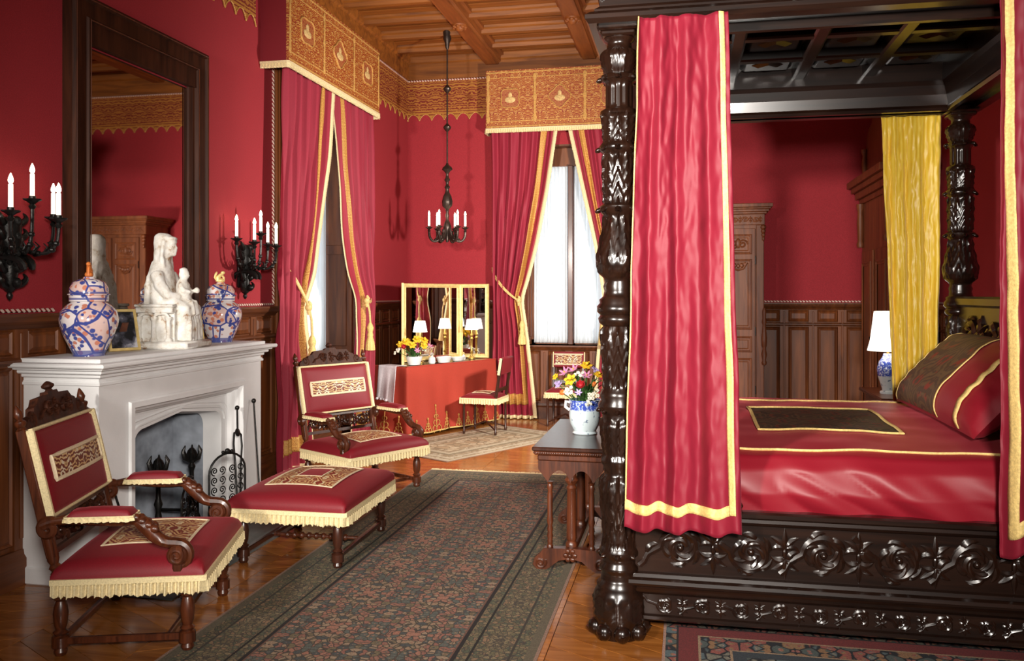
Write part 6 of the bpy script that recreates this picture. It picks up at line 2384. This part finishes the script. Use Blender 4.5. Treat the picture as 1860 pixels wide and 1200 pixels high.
# bedside table and lamp
nt = thing('bedside_table', 'dark wooden bedside table carrying the porcelain lamp behind the yellow curtain', 'table', (2.02, 8.25, 0))
MB().box(-0.37, 0.30, -0.48, 0.48, 0.715, 0.75, bev=0.01).build('tabletop', M['walnut'], nt, smooth=0)
MB().box(-0.32, 0.26, -0.42, 0.42, 0.60, 0.715).build('apron', M['walnut'], nt, smooth=0)
for x in (-0.29, 0.23):
    for y in (-0.39, 0.39):
        MB().lathe([(0.025, 0), (0.035, 0.05), (0.022, 0.09), (0.032, 0.3), (0.024, 0.5), (0.036, 0.54), (0.036, 0.60)], 12, M=T(x, y, 0)).build('leg', M['walnut'], nt)
lp = thing('porcelain_lamp', 'porcelain jar lamp with a tall white shade on the bedside table', 'lamp', (1.80, 8.2, 0.75))
MB().lathe([(0.07, 0), (0.07, 0.02), (0.05, 0.03), (0.055, 0.06), (0.085, 0.15), (0.095, 0.22), (0.075, 0.29), (0.045, 0.33), (0.04, 0.36)], 24).build('jar_base', M['bluepot'], lp)
MB().lathe([(0.012, 0.36), (0.012, 0.50)], 8).build('lamp_stem', M['brass'], lp)
MB().lathe([(0.175, 0.385), (0.150, 0.48), (0.118, 0.74), (0.116, 0.74), (0.147, 0.48), (0.173, 0.385)], 30).build('shade', M['shade'], lp, smooth=60)

# ================================================================== SIDE TABLE AND FLOWERS AT THE FOOT OF THE BED
tb = thing('side_table', 'carved walnut trestle table with fluted columns at the foot of the bed', 'table', (-0.665, 5.56, 0))
TX, TY = 0.225, 0.58
tp_ = MB()
tp_.box(-TX, TX, -TY, TY, 0.715, 0.74, bev=0.006)
tp_.build('tabletop', M['tabletop'] if 'tabletop' in M else M['dark_leg'], tb, smooth=0)
ed = MB()
ed.box(-TX + 0.012, TX - 0.012, -TY + 0.012, TY - 0.012, 0.69, 0.715, bev=0.006)
ed.box(-TX + 0.03, TX - 0.03, -TY + 0.03, TY - 0.03, 0.655, 0.69, bev=0.006)
ed.build('moulded_edge', M['chairwood'], tb, smooth=0)
bd = MB()
for i in range(30):
    bd.ball((-TX + 0.03 + (2 * TX - 0.06) * i / 29, -TY + 0.010, 0.702), 0.0068, 6, 4)
for i in range(74):
    bd.ball((-TX + 0.010, -TY + 0.03 + (2 * TY - 0.06) * i / 73, 0.702), 0.0068, 6, 4)
bd.build('beading', M['chairwood'], tb)['kind'] = 'stuff'
for ye in (-TY + 0.07, TY - 0.07):
    # arcaded apron: two arches with pendants
    ap = MB()
    pts_top = 0.655
    prof_a = []
    N = 48
    for i in range(N + 1):
        x = lerp(-TX + 0.03, TX - 0.03, i / N)
        u = (x + TX - 0.03) / (2 * TX - 0.06)
        if 0.16 < u < 0.84:
            q_ = ((u - 0.16) / 0.68 * 2) % 1.0
            zb = 0.52 + 0.075 * math.sin(PI * q_) ** 0.6
        elif u <= 0.16:
            zb = lerp(0.60, 0.52, u / 0.16)
        else:
            zb = lerp(0.52, 0.60, (u - 0.84) / 0.16)
        prof_a.append((x, zb))
    vs = []
    fs = []
    for (x, zb) in prof_a:
        vs += [(x, ye - 0.018, zb), (x, ye + 0.018, zb), (x, ye + 0.018, pts_top), (x, ye - 0.018, pts_top)]
    for i in range(N):
        for kk in range(4):
            k2 = (kk + 1) % 4
            fs.append((i * 4 + kk, i * 4 + k2, (i + 1) * 4 + k2, (i + 1) * 4 + kk))
    ap.add(vs, fs)
    ap.build('arched_apron', M['chairwood'], tb, smooth=0, fix=True)
    for x in (-0.125, 0.125):
        MB().lathe([(0.020, 0.13), (0.020, 0.14), (0.014, 0.15), (0.018, 0.17), (0.014, 0.18), (0.020, 0.20), (0.014, 0.22), (0.019, 0.24), (0.014, 0.26), (0.021, 0.29), (0.016, 0.32), (0.017, 0.44), (0.013, 0.47), (0.020, 0.49), (0.014, 0.51), (0.022, 0.525)], 14, M=T(x, ye, 0)).build('spindle', M['chairwood'], tb)
    ft = MB()
    half = [(0.0, 0.075), (0.07, 0.06), (0.12, 0.02), (0.15, 0.0), (0.20, 0.0), (0.225, 0.03), (0.215, 0.07), (0.18, 0.10), (0.16, 0.13), (0.0, 0.135)]
    ft.prism(half + [(-a, b) for a, b in half[::-1][1:-1]], ye - 0.028, ye + 0.028, 'y')
    for s in (-1, 1):
        ft.tube([(s * 0.178 + p[0], ye - 0.030, 0.045 + p[1]) for p in spiral(0, 0, 0.036, 0.008, 0.5, 1.5, 20, s)], 0.008, 6)
    for kk in range(6):
        a = kk * PI / 3
        ft.ball((0.028 * math.cos(a), ye - 0.03, 0.095 + 0.028 * math.sin(a)), (0.015, 0.01, 0.015), 7, 5)
    ft.ball((0, ye - 0.032, 0.095), 0.014, 8, 6)
    ft.build('trestle_foot', M['chairwood'], tb)
for yc in (-TY + 0.11, 0.0, TY - 0.11):
    MB().lathe([(0.036, 0.135), (0.036, 0.15), (0.026, 0.165), (0.032, 0.18), (0.031, 0.20), (0.027, 0.47), (0.032, 0.485), (0.024, 0.50), (0.034, 0.515), (0.042, 0.53), (0.030, 0.55), (0.028, 0.655)], 28, M=T(0, yc, 0),
               fn=lambda t_, z, r: r - (0.003 * max(0, math.cos(10 * t_)) if 0.20 < z < 0.48 else 0)).build('fluted_column', M['chairwood'], tb)
MB().box(-0.03, 0.03, -TY + 0.07, TY - 0.07, 0.10, 0.135, bev=0.006).build('floor_stretcher', M['chairwood'], tb, smooth=0)

POT = (-0.635, 5.53, 0.74)
pt = thing('flower_pot', 'blue and white china cachepot on the walnut table', 'pot', POT)
MB().lathe([(0.075, 0), (0.082, 0.006), (0.072, 0.018), (0.078, 0.03), (0.098, 0.07), (0.104, 0.12), (0.100, 0.17), (0.098, 0.20), (0.106, 0.222), (0.098, 0.222), (0.088, 0.18), (0.085, 0.12), (0.0, 0.10)], 36).build('bowl', M['bluepot'], pt)
for s in (-1, 1):
    MB().tube([(s * 0.098, 0, 0.20), (s * 0.125, 0, 0.205), (s * 0.128, 0, 0.17), (s * 0.102, 0, 0.15)], [0.010, 0.012, 0.011, 0.009], 8).build('handle', M['white'], pt)


def flower(kind, base, head, aim, size, label, group):
    """a cut flower: stem from the pot to the head; petals face the aim direction"""
    nm = {'daffodil': 'daffodil', 'rose': 'rose', 'lily': 'lily', 'cluster': 'stock_blossom', 'tulip': 'tulip'}[kind[0]]
    e = thing(nm, label, 'flower', base, 0, group)
    H_ = Vector(head) - Vector(base)
    MB().tube(bez((0, 0, 0), (0, 0, H_.z * 0.5), (H_.x * 0.7, H_.y * 0.7, H_.z * 0.8), H_, 8), 0.0032, 6).build('stem', M['green'], e)
    Q = Vector(aim).to_track_quat('Z', 'Y').to_matrix().to_4x4()
    Mx = Matrix.Translation(H_) @ Q @ SC(size, size, size)
    pm_ = M[kind[1]]

    def petals(n, ln, wd, cup_, ph=0.0, z=0.0):
        mb = MB()
        for i in range(n):
            a = 360 * i / n + ph
            def pf(s, t_):
                x = t_ * ln
                w = wd * math.sin(PI * min(1, t_ * 0.92 + 0.08)) ** 0.7
                return (x, (s - 0.5) * 2 * w, z + cup_ * t_ * t_ + 0.10 * w * (abs(s - 0.5) * 2) ** 2)
            mb.grid(pf, 4, 6, M=Mx @ RZ(a))
        return mb
    if kind[0] == 'daffodil':
        petals(6, 1.0, 0.34, 0.15).build('petals', pm_, e, smooth=180, thick=0.002)
        MB().lathe([(0.12, 0.0), (0.22, 0.15), (0.25, 0.42), (0.36, 0.55), (0.33, 0.55), (0.20, 0.40), (0.0, 0.1)], 12, M=Mx).build('trumpet', pm_, e, smooth=180)
    elif kind[0] == 'lily':
        petals(6, 1.0, 0.20, 0.45).build('petals', pm_, e, smooth=180, thick=0.002)
        MB().ball((0, 0, 0.2), (0.10, 0.10, 0.25), 8, 6, M=Mx).build('stamens', M['yellow_petal'], e)
    elif kind[0] == 'rose':
        mb = MB().ball((0, 0, 0.1), (0.45, 0.45, 0.42), 12, 8, M=Mx)
        p1 = petals(7, 0.75, 0.42, 0.65)
        p2 = petals(5, 0.5, 0.36, 0.7, 20, 0.1)
        mb.add(p1.v, p1.f)
        mb.add(p2.v, p2.f)
        mb.build('petals', pm_, e, smooth=180)
    elif kind[0] == 'tulip':
        MB().lathe([(0.10, -0.6), (0.36, -0.35), (0.44, 0.0), (0.36, 0.5), (0.22, 0.75), (0.18, 0.6), (0.0, 0.3)], 12, M=Mx, fn=lambda t_, z, r: r * (1 + 0.10 * math.cos(3 * t_))).build('petals', pm_, e, smooth=180)
    else:
        mb = MB()
        rnd = random.Random(int(size * 9999) + int(head[0] * 777))
        for i in range(9):
            c = (rnd.uniform(-0.7, 0.7), rnd.uniform(-0.7, 0.7), rnd.uniform(-0.4, 0.4))
            for j in range(5):
                a = j * 2 * PI / 5
                mb.ball((c[0] + 0.20 * math.cos(a), c[1] + 0.20 * math.sin(a), c[2]), (0.17, 0.17, 0.07), 6, 4, M=Mx)
        mb.build('petals', pm_, e, smooth=180)
    return e


def leaves(base, n, rad, h_, seed, label, parent_thing_name):
    rnd = random.Random(seed)
    mb = MB()
    for i in range(n):
        a = rnd.uniform(0, 2 * PI)
        r = rad * rnd.uniform(0.3, 1.0)
        hh = h_ * rnd.uniform(0.5, 1.0)
        def lf(s, t_):
            w = 0.010 * math.sin(PI * min(1, t_ * 0.95 + 0.05))
            x = r * t_ ** 1.3
            return (x * math.cos(a) - (s - 0.5) * 2 * w * math.sin(a), x * math.sin(a) + (s - 0.5) * 2 * w * math.cos(a), hh * math.sin(t_ * 1.9) / 1.0)
        mb.grid(lf, 2, 8)
    o = mb.build(parent_thing_name, M['green'], smooth=180, thick=0.0015)
    o.location = base
    o['kind'] = 'stuff'
    return tag(o, label, 'foliage')


def pot_flower(kind, u, v, dy, size, what):
    """head placed around the pot: u, v photograph pixels give the direction, depth = pot depth + dy"""
    C_, S_ = math.cos(R(11.45)), math.sin(R(11.45))
    a = (u - 930) / 1546
    b = (533 - v) / 1546
    Y = POT[1] + dy
    t_ = Y / (a * S_ + C_)
    head = (t_ * (a * C_ - S_), Y, 1.65 + t_ * b)
    base = (POT[0] + (head[0] - POT[0]) * 0.25, POT[1] + (head[1] - POT[1]) * 0.25, POT[2] + 0.13)
    aim = Vector((head[0] - POT[0], head[1] - POT[1], 0.10)).normalized() * 0.8 + Vector((0.05, -0.9, 0.3))
    flower(kind, base, head, aim, size, what + ' in the blue and white pot', 'cut flowers in the blue and white pot')


Y_, P_, L_, W2_, R_, O_ = 'yellow_petal', 'pink_petal', 'lilac_petal', 'white_petal', 'red_petal', 'orange_petal'
for kind, u, v, dy, size, what in (
        (('daffodil', Y_), 1065, 664, 0.02, 0.042, 'tall yellow daffodil standing above all other blooms'),
        (('daffodil', Y_), 1036, 690, -0.06, 0.046, 'wide open yellow daffodil beside the red rose'),
        (('daffodil', Y_), 1009, 684, 0.05, 0.026, 'small yellow daffodil leaning out towards the cream rug'),
        (('daffodil', Y_), 1086, 680, 0.03, 0.034, 'yellow daffodil touching the carved bedpost'),
        (('lily', P_), 1026, 676, 0.03, 0.042, 'pink lily with narrow petals above the open daffodil'),
        (('lily', P_), 1042, 671, 0.05, 0.042, 'pink lily with narrow petals under the tall daffodil'),
        (('lily', P_), 1066, 682, -0.02, 0.036, 'pink lily beside the white blossoms at the top'),
        (('cluster', W2_), 1050, 680, -0.01, 0.036, 'white blossom cluster behind the red rose'),
        (('cluster', W2_), 1032, 709, -0.09, 0.040, 'white blossom cluster drooping beside the handle'),
        (('cluster', W2_), 1078, 717, -0.09, 0.042, 'white blossom cluster near the bedpost side of the rim'),
        (('cluster', W2_), 1069, 731, -0.10, 0.026, 'small white blossom cluster touching the pot rim'),
        (('rose', R_), 1055, 700, -0.10, 0.040, 'deep red rose'),
        (('tulip', O_), 1079, 698, -0.05, 0.034, 'orange tulip with a pale green base'),
        (('cluster', L_), 1013, 697, 0.0, 0.034, 'lilac blossom cluster at the outer edge'),
        (('rose', O_), 1023, 714, -0.06, 0.028, 'small orange bloom low down'),
        (('lily', L_), 1051, 713, -0.11, 0.028, 'small lilac bloom under the red rose'),
        (('cluster', L_), 1082, 669, 0.04, 0.028, 'lilac blossom cluster by the bedpost')):
    pot_flower(kind, u, v, dy, size, what)
leaves((POT[0], POT[1], POT[2] + 0.12), 46, 0.20, 0.26, 4, 'narrow green leaves filling the blue and white pot', 'bouquet_leaves')

rnd = random.Random(21)
VB = vloc(0.12, -0.52, VH)
kinds = [(('daffodil', Y_), 'yellow daffodil')] * 9 + [(('rose', R_), 'dark red bloom')] * 2 + [(('lily', P_), 'pink bloom')] * 3 + [(('cluster', W2_), 'white blossom')] * 2
for i, (kd, nm_) in enumerate(kinds):
    a = i * 2.399
    r = 0.055 + 0.19 * math.sqrt((i + 0.5) / len(kinds)) * 0.95
    lx = 0.5 * r * math.cos(a)
    ly = r * math.sin(a) * 1.15
    hz = VH + 0.115 + 0.20 * (1 - (r / 0.26) ** 2) + rnd.uniform(0, 0.03)
    hd = vloc(0.12 + lx, -0.52 + ly, hz)
    bs = vloc(0.12 + lx * 0.25, -0.52 + ly * 0.25, VH + 0.04)
    aim = Vector((hd[0] - VB[0], hd[1] - VB[1], 0.15)) + Vector((0.2, -0.35, 0.15))
    flower(kd, bs, hd, aim, rnd.uniform(0.048, 0.06) if kd[0] == 'daffodil' else 0.042, nm_ + ' in the white china bowl on the dressing table', 'cut flowers in the white china bowl')
leaves((VB[0], VB[1], VB[2] + 0.05), 40, 0.18, 0.16, 9, 'short green leaves filling the white china bowl', 'bowl_leaves')
